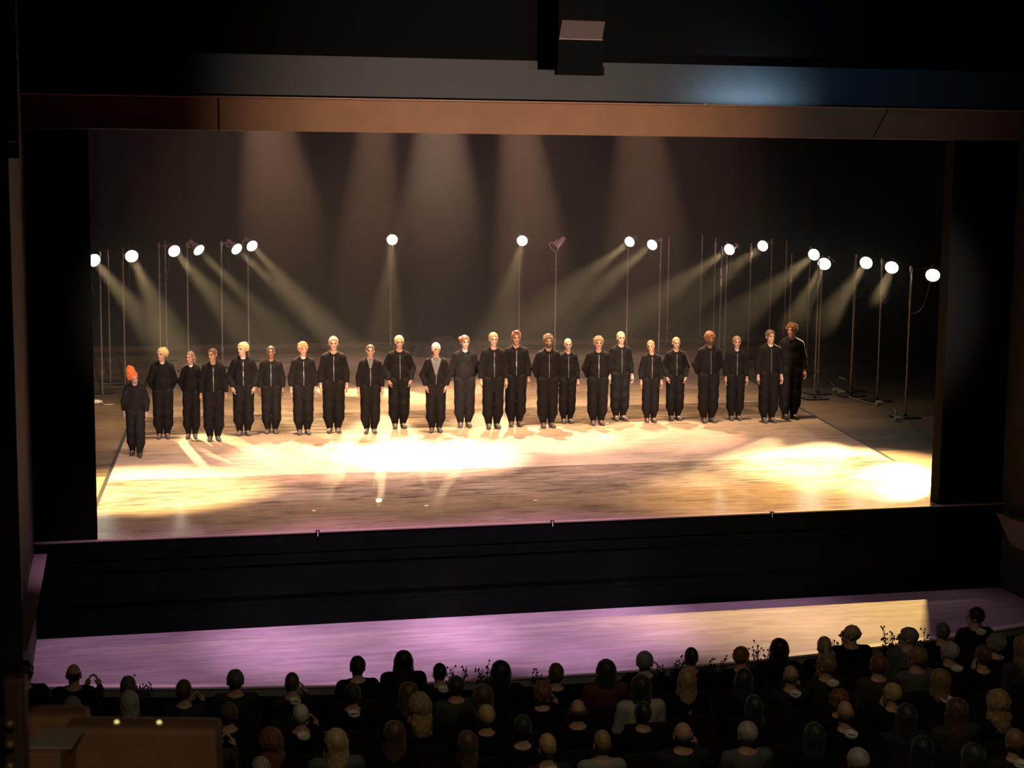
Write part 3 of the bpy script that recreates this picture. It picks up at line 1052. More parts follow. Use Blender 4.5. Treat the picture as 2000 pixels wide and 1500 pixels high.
def hair_mesh(style, m, xf, st=0.008, ph=0.0):
    """hair in the head frame, moved by xf into the person's frame"""
    zlo = {'long': -.36, 'bob': -.17, 'wavy': -.26, 'pony': -.22, 'ponylow': -.25}.get(style, -.12)
    ztop = .34 if style == 'tall' else .20
    F = Field(axis(-.17, st, .17), axis(-.16, st, .20), axis(zlo, st, ztop))
    th = {'buzz': .006, 'short': .014, 'slick': .008, 'bun': .009, 'hibun': .009, 'pony': .009, 'ponylow': .009, 'curly': .026, 'bob': .022, 'long': .018, 'wavy': .026, 'quiff': .016, 'tall': .02, 'ring': .010, 'side': .014, 'messy': .018}[style]
    F.ell((0, .018, .037), (.073 + th, .092 + th, .088 + th), .01)
    X, Y, Z = F.grid()
    if style in ('short', 'quiff', 'buzz', 'side', 'curly', 'ring', 'messy', 'tall'):
        F.keep(-.062 - Z + np.maximum(0, -Y - .0) * 1.2, .01)          # nape line, higher towards the face
    elif style in ('slick', 'bun', 'hibun', 'pony', 'ponylow'):
        F.keep(-.055 - Z + np.maximum(0, -Y + .01) * 1.3, .01)
    if style == 'bob':
        F.cap((0, .045, .02), (0, .05, -.115), .092, .088, .02, .75)
        for sx in (-1, 1):
            F.cap((sx * .070, .01, .02), (sx * .078, -.005, -.11), .032, .030, .02)
        F.cap((0, .0, -.20), (0, .02, -.12), .05, .055, .02, cut=True)
    if style in ('long', 'wavy'):
        e = -.27 if style == 'long' else -.18
        F.cap((0, .05, .02), (0, .085, e), .088, .085 if style == 'long' else .10, .03, .6)
        for sx in (-1, 1):
            F.cap((sx * .072, .015, .02), (sx * .085, .02, e + .05), .030, .034, .02)
    if style == 'pony' or style == 'ponylow':
        F.cap((0, .10, .05), (.015, .145, -.02), .026, .032, .012)
        F.cap((.015, .145, -.02), (.02, .13, -.16), .032, .012, .012)
    if style == 'bun':
        F.ell((0, .118, .05), (.040, .036, .040), .012)
    if style == 'hibun':
        F.ell((0, .06, .145), (.042, .042, .036), .012)
    if style == 'quiff':
        F.ell((0, -.055, .125), (.055, .04, .026), .015)
    if style == 'side':
        F.ell((.085, .03, .03), (.05, .06, .075), .02)
        F.ell((.02, .07, .09), (.06, .05, .05), .02)
    if style == 'messy':
        F.ell((-.085, .02, .06), (.028, .03, .03), .012)
        F.ell((-.06, .08, .07), (.05, .04, .04), .02)
    if style == 'tall':
        F.ell((-.02, .02, .15), (.092, .095, .135), .03)
        F.ell((-.085, .03, .06), (.04, .05, .09), .02)
        F.noise(.012, 70, ph)
    if style == 'curly':
        F.noise(.013, 62, ph)
    elif style in ('wavy',):
        F.noise(.010, 55, ph)
    elif style in ('messy', 'quiff', 'bob', 'short', 'long'):
        F.noise(.004, 50, ph)
    # open the face
    fz = {'buzz': -.025, 'ring': .02}.get(style, -.028)
    if style != 'none':
        F.ell((0, -.105, fz), (.072, .075, .108 if style not in ('slick', 'bun', 'hibun', 'pony', 'ponylow') else .118), .012, cut=True)
    if style == 'ring':
        F.keep(Z - .045, .01)
        F.keep(-Y - .02, .01)
    return F.mesh('hair', [m], xf=xf)


# ---- dancers
def arm_joints(pose, sx):
    """shoulder, elbow, wrist, finger direction, palm normal"""
    if pose == 'hang':
        return (sx * .158, .01, 1.380), (sx * .222, .03, 1.11), (sx * .232, -.045, .885), (sx * .02, -.12, -1), (-sx, -.3, 0)
    if pose == 'pocket':
        return (sx * .158, .01, 1.380), (sx * .252, .06, 1.13), (sx * .205, -.075, .93), (-sx * .25, -.1, -1), (-sx, .2, 0)
    if pose == 'walk':
        return (sx * .158, .01, 1.380), (sx * .228, .05 * sx + .02, 1.12), (sx * .225, -.06 - .10 * sx, .90), (0, -.3, -1), (-sx, 0, 0)
    return (sx * .158, .01, 1.380), (sx * .238, .07, 1.13), (sx * .16, .13, .93), (-sx * .5, .1, -1), (0, .9, 0)      # behind


def leg_joints(pose, sx):
    if pose == 'walk':
        f = -.17 if sx > 0 else .08
        return (sx * .088, 0, .90), (sx * .085, f * .6 - .02, .49), (sx * .075, f, .085)
    return (sx * .088, 0, .90), (sx * .088, -.005, .49), (sx * .072, .015, .085)


def make_dancer(name, loc, hgt, pose, yaw, tilt, nod, style, hairc, skin, label, width=1.0, vneck=0, shirt=None, zip_=True, beard=None, shoes='grey', turn=0.0, ph=0.0, cloth=None):
    k = hgt / 1.75
    R = rot_head(yaw, tilt, nod)
    piv = Vector((0, .005, 1.515))
    ho = piv + R @ Vector((0, -.005, .115))
    step = 0.0075
    # body: one continuous skin surface from head to feet
    F = Field(axis(-.36, .010, -.13, .0075, .13, .010, .36), axis(-.22, .009, .22), axis(0, .02, .70, .008, .97, .022, 1.46, .0072, 1.79))
    F.cap((0, .01, .94), (0, .01, 1.15), .125, .11, .04, .68)
    F.cap((0, .01, 1.12), (0, .01, 1.36), .11, .135, .04, .62)
    F.cap((-.13, .01, 1.395), (.13, .01, 1.395), .048, .048, .03)
    F.cap((0, .02, 1.40), tuple(ho + R @ Vector((0, .012, -.055))), .054, .050, .02)
    for sx in (-1, 1):
        sh, el, wr, fd, pn = arm_joints(pose, sx)
        F.cap(sh, el, .046, .038, .03)
        F.cap(el, wr, .038, .025, .02)
        hand(F, wr, fd, pn, sx)
        hp, kn, an = leg_joints(pose, sx)
        F.cap(hp, kn, .078, .052, .04)
        F.cap(kn, an, .052, .034, .03)
        F.cap(an, (an[0] + sx * .012, an[1] - .13, .04), .032, .028, .02)
    T = head_field(F, ho, R)
    me = F.mesh(name, [skin_m(skin), M_EYE, hair_m(hairc if hairc != 'white' else 'sandy'), M_LIP[skin]], pick=face_pick(ho, R))
    root = bpy.data.objects.new(name, me)
    COL.objects.link(root)
    root.location = loc
    root.scale = (k * width, k * (0.5 + 0.5 * width), k)
    root.rotation_euler = (0, 0, math.radians(turn))
    tag(root, label, 'person', 'dancers in black tracksuits taking a bow in a row')
    xf = Matrix.Translation(ho) @ R.to_4x4()
    if style:
        hm = hair_mesh(style, hair_m(hairc), xf, 0.0075, ph)
        link('hair', hm, None, root)
    if beard:
        B = Field(axis(-.09, .007, .09), axis(-.13, .007, .03), axis(-.14, .007, .0))
        B.ell((0, -.032, -.036), (.064, .068, .086), .01)
        B.ell((0, -.07, -.094), (.032, .027, .028), .02)
        X, Y, Z = B.grid()
        if beard == 'full':
            B.keep(Z + .032, .008)
            B.ell((0, -.10, -.057), (.022, .03, .010), .006, cut=True)
        else:
            B.keep(np.abs(Z + .036) - .009, .004)
            B.keep(np.abs(X) - .034, .004)
        B.keep(Y + .0, .008)
        link('beard', B.mesh('beard', [hair_m('dark' if beard == 'full' else hairc)], xf=xf), None, root)
    # jacket
    J = Field(axis(-.38, .016, .38), axis(-.24, .015, .24), axis(.84, .016, 1.56))
    rnd = random.Random(int(ph * 1000))
    J.cap((0, .012, .955), (0, .012, 1.08), .185, .175, .03, .70)
    J.cap((0, .012, 1.08), (0, .012, 1.32), .172, .165, .04, .68)
    J.cap((-.115, .012, 1.385), (.115, .012, 1.385), .066, .066, .04)
    J.cap((0, .02, 1.455), (-.13, .015, 1.40), .060, .058, .04)
    J.cap((0, .02, 1.455), (.13, .015, 1.40), .060, .058, .04)
    for sx in (-1, 1):
        sh, el, wr, fd, pn = arm_joints(pose, sx)
        J.cap(sh, el, .066, .066, .03)
        e2 = tuple(el[i] + (wr[i] - el[i]) * .98 for i in range(3))
        J.cap(el, e2, .067, .046, .025)
    J.ell((0, .072, 1.475), (.095, .048, .050), .03)             # hood lying on the nape
    for sx in (-1, 1):
        J.cap((sx * .062, -.01, 1.485), (sx * .05, -.065, 1.44), .022, .02, .015)
    J.noise(.004, 38, ph)
    X, Y, Z = J.grid()
    J.keep(.925 - Z, .012)
    J.ell((0, -.05, 1.53), (.060, .085, .075), .012, cut=True)
    J.cap((0, .0, 1.44), (0, .0, 1.60), .056, .066, .01, cut=True)
    if vneck:
        J.keep(np.maximum.reduce([vneck - Z + 0 * X + 0 * Y, Y + .015 + 0 * X + 0 * Z, np.abs(X) - .015 - (Z - vneck) * .26 + 0 * Y]) * -1.0, .008)
    cm = cloth or M_CLOTH
    jm = J.mesh('jacket', [cm])
    jk = link('jacket', jm, None, root)
    if shirt:
        Sf = Field(axis(-.22, .014, .22), axis(-.18, .012, .18), axis(1.0, .014, 1.56))
        Sf.cap((0, .012, 1.0), (0, .012, 1.33), .145, .150, .03, .66)
        Sf.cap((-.11, .012, 1.385), (.11, .012, 1.385), .056, .056, .04)
        Sf.cap((0, .016, 1.42), (0, .006, 1.475), .064, .062, .03)
        Xs, Ys, Zs = Sf.grid()
        Sf.keep(Zs + .55 * (Ys + 0) - 1.462 + 0 * Xs, .006)
        link('shirt', Sf.mesh('shirt', [mat('shirt_' + shirt, {'grey': (.16, .16, .15), 'white': (.62, .58, .54)}[shirt], .8)]), None, root)
    if zip_:
        ix = len(J.ax[0]) // 2
        zs, ys = [], []
        for iz, z in enumerate(J.ax[2]):
            col = J.F[ix, :, iz]
            if .95 < z < (vneck or 1.43) and (col < 0).any():
                j = int(np.argmax(col < 0))
                f0, f1 = col[j - 1], col[j]
                ys.append(float(J.ax[1][j - 1] + (J.ax[1][j] - J.ax[1][j - 1]) * f0 / (f0 - f1)))
                zs.append(float(z))
        if len(zs) > 3:
            zb = bmesh.new()
            rows = []
            for y, z in zip(ys, zs):
                rows.append([zb.verts.new((x, yy, z)) for x, yy in ((-.007, y - .001), (-.004, y - .005), (.004, y - .005), (.007, y - .001))])
            for r0, r1 in zip(rows, rows[1:]):
                for i in range(3):
                    zb.faces.new((r0[i], r0[i + 1], r1[i + 1], r1[i]))
            bmesh.ops.recalc_face_normals(zb, faces=zb.faces[:])
            zm = bpy.data.meshes.new('zip')
            zb.to_mesh(zm); zb.free()
            link('zip', zm, M_ZIP, jk)
    # wide trousers gathered at the ankle
    P = Field(axis(-.27, .015, .27), axis(-.24, .015, .24), axis(.03, .016, 1.02))
    P.cap((0, .012, .93), (0, .012, .985), .165, .155, .03, .70)
    for sx in (-1, 1):
        hp, kn, an = leg_joints(pose, sx)
        P.cap(hp, kn, .118, .104, .03)
        md = tuple(kn[i] * .5 + an[i] * .5 for i in range(3))
        P.cap(kn, (md[0] + sx * .012, md[1], md[2]), .104, .100, .03)
        P.cap((md[0] + sx * .012, md[1], md[2]), (an[0], an[1], an[2] + .02), .100, .060, .02)
    P.noise(.006, 30, ph + 1)
    Xp, Yp, Zp = P.grid()
    P.keep(.062 - Zp + 0 * Xp + 0 * Yp, .008)
    if pose != 'walk':
        P.cap((0, -.3, .52), (0, .3, .52), .006, .006, .02, cut=True)
        for zz in np.linspace(.16, .66, 11):
            P.cap((0, -.3, zz), (0, .3, zz), .010 + .004 * math.sin(zz * 9 + ph * 3), .010, .012, cut=True)
    link('trousers', P.mesh('trousers', [cm if cloth else M_CLOTH2]), None, root)
    for sx in (-1, 1):
        hp, kn, an = leg_joints(pose, sx)
        S_ = Field(axis(-.2, .009, .2), axis(-.36, .009, .2), axis(0, .008, .13))
        toe = (an[0] + sx * .02, an[1] - .155, .036)
        S_.cap((an[0], an[1] + .028, .045), (an[0], an[1] - .02, .06), .042, .046, .02)
        S_.cap((an[0], an[1] + .02, .035), toe, .042, .040, .02)
        Xs, Ys, Zs = S_.grid()
        S_.keep(.004 - Zs + 0 * Xs + 0 * Ys, .004)
        link('shoe', S_.mesh('shoe', [M_SHOE if shoes == 'grey' else (M_PALE if shoes == 'white' else M_SHOEB)]), None, root)
    return root


M_SLATE = mat('charcoal_top', (0.014, 0.012, 0.012), 0.85, spec=0.2, noise=0.3, scale=9, bump=0.3)
# x of the feet, y of the head top, y of the feet, pose, head yaw, tilt, nod, hair style, hair colour, skin, what sets the dancer apart, extras
_D = [
    (266, 703, 890, 'walk', 22, -20, 16, 'tall', 'orange', 'grey', 'with piled up bright orange hair, stepping forward', dict(zip_=False, shoes='black', width=1.0, turn=0)),
    (320, 681, 862, 'behind', -32, -4, 0, 'side', 'blond', 'rosy', 'with blond hair, right of the orange-haired one', dict(shirt='white', width=.99, zip_=False)),
    (374, 684, 857, 'behind', -30, -4, 0, 'ponylow', 'lightbrown', 'rosy', 'laughing with brown ponytail, second right of the orange-haired one', dict(shirt='white', zip_=False, width=.89)),
    (419, 682, 867, 'hang', -32, -4, 0, 'bun', 'brown', 'tan', 'smiling with dark brown bun, left of the tall blond-sided one', dict(zip_=True)),
    (475, 667, 851, 'pocket', -36, -6, 0, 'side', 'blond', 'fair', 'tall with pale curly hair puffing out to one side', dict(shirt='white')),
    (532, 677, 852, 'hang', 0, 0, 0, 'buzz', 'dark', 'brown', 'brown-skinned with shaved head', dict()),
    (591, 667, 849, 'hang', 8, 0, 0, 'curly', 'strawberry', 'rosy', 'with fluffy strawberry blond curls', dict(shirt='white')),
    (654, 659, 851, 'hang', 0, 0, 0, 'short', 'sandy', 'fair', 'broad with short sandy hair and raised hood', dict(width=1.02)),
    (721, 671, 847, 'hang', 0, 0, 0, 'slick', 'brown', 'rosy', 'with slicked back brown hair and a small grey V neck', dict(vneck=1.30, shirt='grey')),
    (782, 657, 842, 'pocket', 0, 0, 0, 'short', 'blond', 'rosy', 'with short fair hair and light moustache', dict(beard='tash', width=1.04)),
    (848, 668, 845, 'pocket', 12, 0, 4, 'short', 'white', 'rosy', 'grinning with bleached white hair, jacket open over grey shirt', dict(vneck=1.13, shirt='grey')),
    (910, 657, 840, 'behind', 8, 0, 0, 'messy', 'auburn', 'fair', 'with messy reddish hair and a wide pale collar, no zip showing', dict(shirt='white', cloth=M_SLATE, zip_=False, width=1.02)),
    (959, 648, 838, 'hang', 0, 0, 0, 'short', 'sandy', 'fair', 'tall with cropped sandy hair and bright zip', dict()),
    (1010, 648, 838, 'hang', 0, 0, 0, 'quiff', 'auburn', 'tan', 'tall with reddish brown swept up hair', dict()),
    (1065, 652, 836, 'behind', 0, 0, 0, 'curly', 'brown', 'tan', 'with curly brown hair and full dark beard', dict(beard='full', width=1.03)),
    (1111, 663, 832, 'hang', 0, 0, 0, 'slick', 'blond', 'fair', 'slim with slicked blond hair, next to the bearded curly one', dict(width=.92)),
    (1162, 656, 831, 'behind', 0, 0, 0, 'curly', 'lightbrown', 'rosy', 'with light brown curls and a moustache', dict(beard='tash', width=1.05)),
    (1214, 649, 826, 'hang', 0, 0, 0, 'slick', 'blond', 'fair', 'tall with blond hair pulled back tight', dict()),
    (1265, 663, 826, 'hang', -22, -8, 0, 'pony', 'strawberry', 'rosy', 'smiling with reddish ponytail', dict(width=.95)),
    (1322, 660, 826, 'pocket', 0, 0, 0, 'slick', 'sandy', 'fair', 'with smooth sandy hair, between the ponytail and the bearded man', dict()),
    (1377, 647, 826, 'behind', 0, 0, 0, 'curly', 'auburn', 'brown', 'brown-skinned with reddish cap of hair and beard', dict(beard='full', width=1.05)),
    (1440, 658, 826, 'hang', 0, 0, 0, 'short', 'lightbrown', 'rosy', 'short one with cropped light brown hair, third from the right end', dict(shirt='white', width=.97)),
    (1494, 643, 826, 'hang', 6, 0, 0, 'short', 'brown', 'fair', 'with short brown hair and open pale collar, second from the right end', dict(shirt='white')),
    (1547, 633, 824, 'hang', -38, -3, 0, 'curly', 'auburn', 'rosy', 'tallest one at the right end, turning to look along the row', dict(zip_=False, width=1.08, shoes='black')),
]
for i, (x, yt, yf, pose, yaw, tilt, nod, style, hc, sk, desc, ex) in enumerate(_D):
    p = at_z(x, yf - 4, 0.0)
    d = ray(x, yt)
    top = CAM + d * ((p.y - CAM.y) / d.y)
    h = top.z
    if style == 'tall':
        h -= 0.15
    ex = dict(ex)
    ex.setdefault('turn', 0.0)
    # everybody faces the house, a touch towards the camera side
    ex['turn'] += -4 + 8 * math.sin(i * 2.3) * 0.5
    make_dancer('dancer', (p.x, p.y + (0.14 if i % 2 else -0.14), 0.001), h - .012, pose, yaw, tilt, nod, style, hc, sk, 'dancer in black ' + desc, ph=i * 0.73 + .1, **ex)

# ------------------------------------------------------------------ spectators and their seats


def set_mat(o, i, m):
    o.material_slots[i].link = 'OBJECT'
    o.material_slots[i].material = m


_tb, _tj, _th, _tt = {}, {}, {}, {}


def sit_arms(pose, sx):
    sh = (sx * .175, .095, .975)
    if pose == 'clap':      # hands clapping in front of one shoulder
        return sh, (sx * .205 - .01, -.04, .76), (-.165 + sx * .075, -.24, .93), (-sx * .35, -.1, 1), (-sx, 0, -.2)
    return sh, (sx * .212, .05, .73), (sx * .105, -.20, .625), (-sx * .4, -1, -.1), (0, 0, -1)


def sit_head(yaw, nod):
    R = rot_head(yaw, 0, nod)
    piv = Vector((0, .085, 1.055))
    return R, piv + R @ Vector((0, -.005, .10))


def sitter_body(pose, yaw, nod):
    key = (pose, yaw, nod)
    if key in _tb:
        return _tb[key]
    R, ho = sit_head(yaw, nod)
    F = Field(axis(-.34, .012, -.13, .0085, .13, .012, .34), axis(-.62, .025, -.34, .0095, .26), axis(0, .025, .56, .0095, 1.32))
    F.cap((0, .09, .54), (0, .10, .74), .125, .115, .04, .75)
    F.cap((0, .10, .72), (0, .10, .93), .115, .135, .04, .68)
    F.cap((-.13, .095, .97), (.13, .095, .97), .05, .05, .03)
    F.cap((0, .10, .97), tuple(ho + R @ Vector((0, .012, -.055))), .056, .052, .02)
    for sx in (-1, 1):
        sh, el, wr, fd, pn = sit_arms(pose, sx)
        F.cap(sh, el, .046, .038, .03)
        F.cap(el, wr, .038, .026, .02)
        hand(F, wr, fd, pn, sx)
        F.cap((sx * .09, .07, .535), (sx * .11, -.33, .53), .076, .055, .04)
        F.cap((sx * .11, -.33, .53), (sx * .11, -.27, .09), .054, .038, .03)
        F.cap((sx * .11, -.27, .06), (sx * .12, -.42, .045), .04, .034, .02)
    head_field(F, ho, R)
    sk, hr, lp = skin_m('rosy'), hair_m('dark'), M_LIP['rosy']
    me = F.mesh('spectator', [sk, M_EYE, hr, lp], pick=face_pick(ho, R))
    _tb[key] = me
    return me


def sitter_jacket(pose):
    if pose in _tj:
        return _tj[pose]
    J = Field(axis(-.36, .016, .36), axis(-.32, .015, .28), axis(.42, .016, 1.10))
    J.cap((0, .09, .54), (0, .105, .72), .155, .150, .03, .78)
    J.cap((0, .105, .72), (0, .10, .91), .150, .165, .04, .70)
    J.cap((-.135, .095, .965), (.135, .095, .965), .068, .068, .04)
    for sx in (-1, 1):
        sh, el, wr, fd, pn = sit_arms(pose, sx)
        J.cap(sh, el, .066, .054, .03)
        J.cap(el, tuple(el[i] + (wr[i] - el[i]) * .93 for i in range(3)), .054, .042, .02)
    J.cap((0, .10, 1.0), (0, .095, 1.035), .073, .068, .02)
    J.noise(.004, 36, .5)
    X, Y, Z = J.grid()
    J.keep(Z - 1.045 + Y * .35 - .03, .01)
    J.keep(.47 - Z, .012)
    J.cap((0, .085, 1.0), (0, .07, 1.12), .057, .060, .01, cut=True)
    _tj[pose] = J.mesh('jacket', [M_CLOTH])
    T_ = Field(axis(-.26, .02, .26), axis(-.50, .02, .28), axis(.06, .02, .70))
    T_.cap((-.06, .085, .53), (.06, .085, .53), .105, .105, .04)
    for sx in (-1, 1):
        T_.cap((sx * .09, .07, .54), (sx * .11, -.33, .535), .090, .074, .03)
        T_.cap((sx * .11, -.33, .535), (sx * .11, -.27, .11), .072, .064, .03)
    _tt['t'] = _tt.get('t') or T_.mesh('trousers', [M_CLOTH2])
    return _tj[pose]


def sitter_hair(style, yaw, nod):
    key = (style, yaw, nod)
    if key not in _th:
        R, ho = sit_head(yaw, nod)
        _th[key] = hair_mesh(style, hair_m('dark'), Matrix.Translation(ho) @ R.to_4x4(), .0095, len(_th) * .6)
    return _th[key]


def make_seat():
    root = empty('theatre_seat', (0, 0, 0))
    tag(root, 'dark theatre seat', 'seat', 'theatre seats in the auditorium')
    m = MB().box(-.235, .235, .285, .34, .36, .88)
    m.build('backrest', M_PLUSH, root, bevel=.022)
    MB().box(-.225, .225, -.15, .27, .30, .385).build('seat_cushion', M_PLUSH, root, bevel=.02)
    for sx in (-1, 1):
        MB().box(sx * .246 - .013, sx * .246 + .013, .06, .29, .535, .56).box(sx * .246 - .010, sx * .246 + .010, .20, .29, .02, .535).build('armrest', M_PLASTIC, root)
    MB().box(-.06, .06, .05, .15, 0.0, .30).build('pedestal', M_IRON, root)
    return root


CL = {'black': M_CLOTH, 'navy': mat('navy_wool', (.014, .016, .024), .8), 'green': mat('dark_green_wool', (.05, .055, .04), .8), 'white': mat('white_knit', (.42, .40, .36), .85, bump=.3, noise=.1),
      'brown': mat('brown_wool', (.05, .035, .025), .8), 'red': mat('dark_red_wool', (.10, .025, .02), .8), 'greyj': mat('grey_wool', (.11, .105, .10), .8), 'pale': mat('pale_knit', (.26, .26, .25), .85)}
_seat = make_seat()
_seat_used = False
_gl = None
# x and y of the head top, head width in the picture, hair style, hair colour, coat, pose, head yaw, what sets the person apart, extras
_ROWS = {
    'front': [
        (60, 1293, 38, 'curly', 'black', 'black', 'lap', 0, 'bushy black hair at the far left'),
        (155, 1296, 34, 'ring', 'dark', 'black', 'clap', 0, 'bald crown and clapping hands'),
        (260, 1321, 34, 'short', 'darkgrey', 'black', 'lap', 0, 'short greenish grey hair'),
        (355, 1329, 32, 'short', 'brown', 'navy', 'clap', -15, 'short brown hair and clapping hands'),
        (435, 1310, 37, 'short', 'darkgrey', 'navy', 'lap', 0, 'cropped dark grey hair'),
        (545, 1315, 33, 'buzz', 'brown', 'navy', 'clap', 0, 'cropped brown hair and a white collar', 'collar'),
        (705, 1282, 34, 'short', 'dark', 'black', 'lap', 0, 'round dark head and shoulders before the purple floor'),
        (782, 1272, 36, 'long', 'black', 'black', 'lap', 0, 'long black hair before the purple floor'),
        (877, 1294, 28, 'buzz', 'black', 'black', 'lap', 0, 'slim neck and cropped black hair', 'collar'),
        (985, 1292, 42, 'bob', 'black', 'black', 'lap', 0, 'thick black bob'),
        (1077, 1297, 32, 'short', 'brown', 'black', 'lap', 0, 'short brown hair beside the black bob'),
        (1167, 1291, 44, 'bob', 'dark', 'red', 'lap', 0, 'wide dark bob and a reddish shoulder'),
        (1268, 1272, 38, 'short', 'grey', 'black', 'clap', -20, 'fluffy grey hair turned slightly aside'),
        (1350, 1265, 31, 'slick', 'black', 'black', 'lap', 0, 'smooth narrow black hair'),
        (1440, 1263, 37, 'slick', 'auburn', 'black', 'lap', -50, 'reddish brown hair, face turned right'),
        (1520, 1249, 37, 'bob', 'black', 'black', 'lap', 0, 'tall oval black hair'),
        (1600, 1244, 32, 'ponylow', 'sandy', 'black', 'clap', 0, 'sandy brown hair tied low'),
        (1672, 1219, 35, 'ring', 'grey', 'black', 'lap', 65, 'bald grey head and glasses in profile', 'glasses'),
        (1778, 1226, 35, 'short', 'grey', 'greyj', 'lap', 60, 'grey hair and glasses, looking left', 'glasses'),
        (1832, 1217, 31, 'short', 'darkgrey', 'black', 'lap', 0, 'dark greenish hair by the yellow light patch'),
        (1907, 1187, 30, 'short', 'black', 'black', 'clap', 55, 'black hair and white collar, looking left', 'collar'),
        (1945, 1240, 36, 'curly', 'grey', 'black', 'lap', 0, 'curly grey hair at the far right'),
        (1990, 1245, 34, 'wavy', 'lightbrown', 'brown', 'lap', 0, 'light brown hair cut by the right picture edge'),
    ],
    'second': [
        (78, 1345, 30, 'short', 'blond', 'brown', 'lap', 0, 'blond hair behind the brown balcony block'),
        (195, 1358, 38, 'short', 'grey', 'black', 'lap', 0, 'round grey head'),
        (283, 1349, 36, 'bob', 'silver', 'black', 'lap', 0, 'large silver white hair'),
        (445, 1373, 38, 'short', 'brown', 'black', 'lap', 0, 'short brown hair by the parapet end'),
        (668, 1337, 35, 'short', 'dark', 'black', 'lap', 0, 'dark hair and pale collar', 'collar'),
        (742, 1337, 42, 'long', 'brown', 'black', 'lap', 0, 'long straight brown hair'),
        (822, 1356, 46, 'wavy', 'sandy', 'black', 'lap', 0, 'curly sandy blond hair'),
        (860, 1323, 36, 'short', 'dark', 'green', 'lap', 0, 'dark hair and a green jacket'),
        (940, 1338, 42, 'long', 'brown', 'black', 'lap', 0, 'brown hair falling on the shoulders'),
        (1060, 1333, 32, 'curly', 'auburn', 'black', 'clap', 0, 'curly reddish hair'),
        (1257, 1320, 48, 'bob', 'dark', 'white', 'lap', 0, 'dark bob and a white sweater'),
        (1350, 1307, 36, 'long', 'sandy', 'black', 'lap', 0, 'long sandy hair'),
        (1460, 1307, 35, 'long', 'dark', 'black', 'lap', -20, 'long dark brown hair'),
        (1530, 1300, 34, 'ring', 'grey', 'navy', 'clap', 0, 'shining bald head and white collar', 'collar'),
        (1632, 1278, 38, 'short', 'lightbrown', 'navy', 'clap', 30, 'light brown hair, face turned left', 'collar'),
        (1700, 1280, 36, 'short', 'auburn', 'brown', 'lap', 0, 'reddish dark hair'),
        (1802, 1264, 38, 'short', 'lightbrown', 'greyj', 'lap', 20, 'grey brown hair and grey jacket'),
        (1857, 1254, 36, 'short', 'silver', 'black', 'lap', 15, 'silver hair and white collar', 'collar'),
        (1908, 1262, 30, 'short', 'brown', 'black', 'clap', 0, 'brown hair, behind the curly grey head'),
    ],
    'third': [
        (450, 1408, 42, 'wavy', 'auburn', 'brown', 'clap', 0, 'dark auburn hair beside the parapet end'),
        (600, 1374, 38, 'buzz', 'white', 'black', 'clap', 0, 'cropped white blond hair', 'collar'),
        (947, 1378, 36, 'short', 'blond', 'black', 'lap', 0, 'short pale blond hair'),
        (1025, 1398, 34, 'short', 'dark', 'black', 'lap', 0, 'short dark hair between two blond heads'),
        (1142, 1365, 38, 'ring', 'brown', 'black', 'lap', 0, 'brown hair with a bald spot'),
        (1244, 1372, 34, 'short', 'dark', 'black', 'lap', 0, 'dark brown hair in front of the white sweater'),
        (1475, 1360, 36, 'long', 'dark', 'black', 'lap', 0, 'dark straight hair behind the long dark brown hair'),
        (1650, 1348, 34, 'curly', 'auburn', 'black', 'lap', 0, 'curly auburn hair'),
        (1730, 1335, 36, 'slick', 'blond', 'black', 'clap', 20, 'smooth blond hair'),
        (1836, 1308, 38, 'long', 'lightbrown', 'black', 'lap', 0, 'long light brown hair', 'collar'),
        (1760, 1378, 40, 'bob', 'dark', 'navy', 'lap', 0, 'dark hair with a grey rim'),
        (1865, 1365, 44, 'long', 'brown', 'brown', 'lap', 0, 'long brown hair before the big blond one'),
        (1945, 1350, 56, 'wavy', 'sandy', 'black', 'lap', 0, 'big wavy sandy hair near the right edge'),
    ],
    'back': [
        (508, 1480, 42, 'short', 'silver', 'black', 'lap', 0, 'silver hair top at the bottom edge'),
        (568, 1422, 45, 'wavy', 'auburn', 'black', 'lap', 0, 'thick dark auburn hair'),
        (655, 1425, 48, 'long', 'blond', 'greyj', 'lap', 0, 'long blond hair'),
        (790, 1408, 42, 'long', 'brown', 'black', 'lap', 0, 'long brown hair behind the curly sandy one'),
        (905, 1430, 36, 'long', 'brown', 'black', 'lap', 0, 'narrow brown hair'),
        (1020, 1437, 38, 'buzz', 'blond', 'navy', 'lap', 0, 'cropped blond hair', 'collar'),
        (1126, 1430, 38, 'buzz', 'sandy', 'pale', 'lap', 0, 'cropped sandy hair and a pale top'),
        (1342, 1410, 44, 'ring', 'grey', 'navy', 'clap', 0, 'shining bald head and ears, dark jacket'),
        (1468, 1410, 43, 'short', 'silver', 'greyj', 'lap', 0, 'short silver hair and grey jacket'),
        (1580, 1415, 40, 'bob', 'dark', 'black', 'lap', 0, 'dark bob'),
        (1665, 1368, 38, 'ring', 'lightbrown', 'black', 'lap', 0, 'thin light brown hair on a balding head', 'collar'),
        (1675, 1462, 46, 'short', 'silver', 'black', 'lap', 0, 'silver pointed hair at the bottom edge'),
        (1985, 1425, 40, 'short', 'lightbrown', 'navy', 'lap', 0, 'light brown head cut by the right edge', 'collar'),
        (1800, 1440, 42, 'long', 'black', 'black', 'lap', 0, 'black hair in the dark lower right'),
        (1900, 1455, 44, 'bob', 'dark', 'black', 'lap', 0, 'dark hair low at the right'),
    ],
}
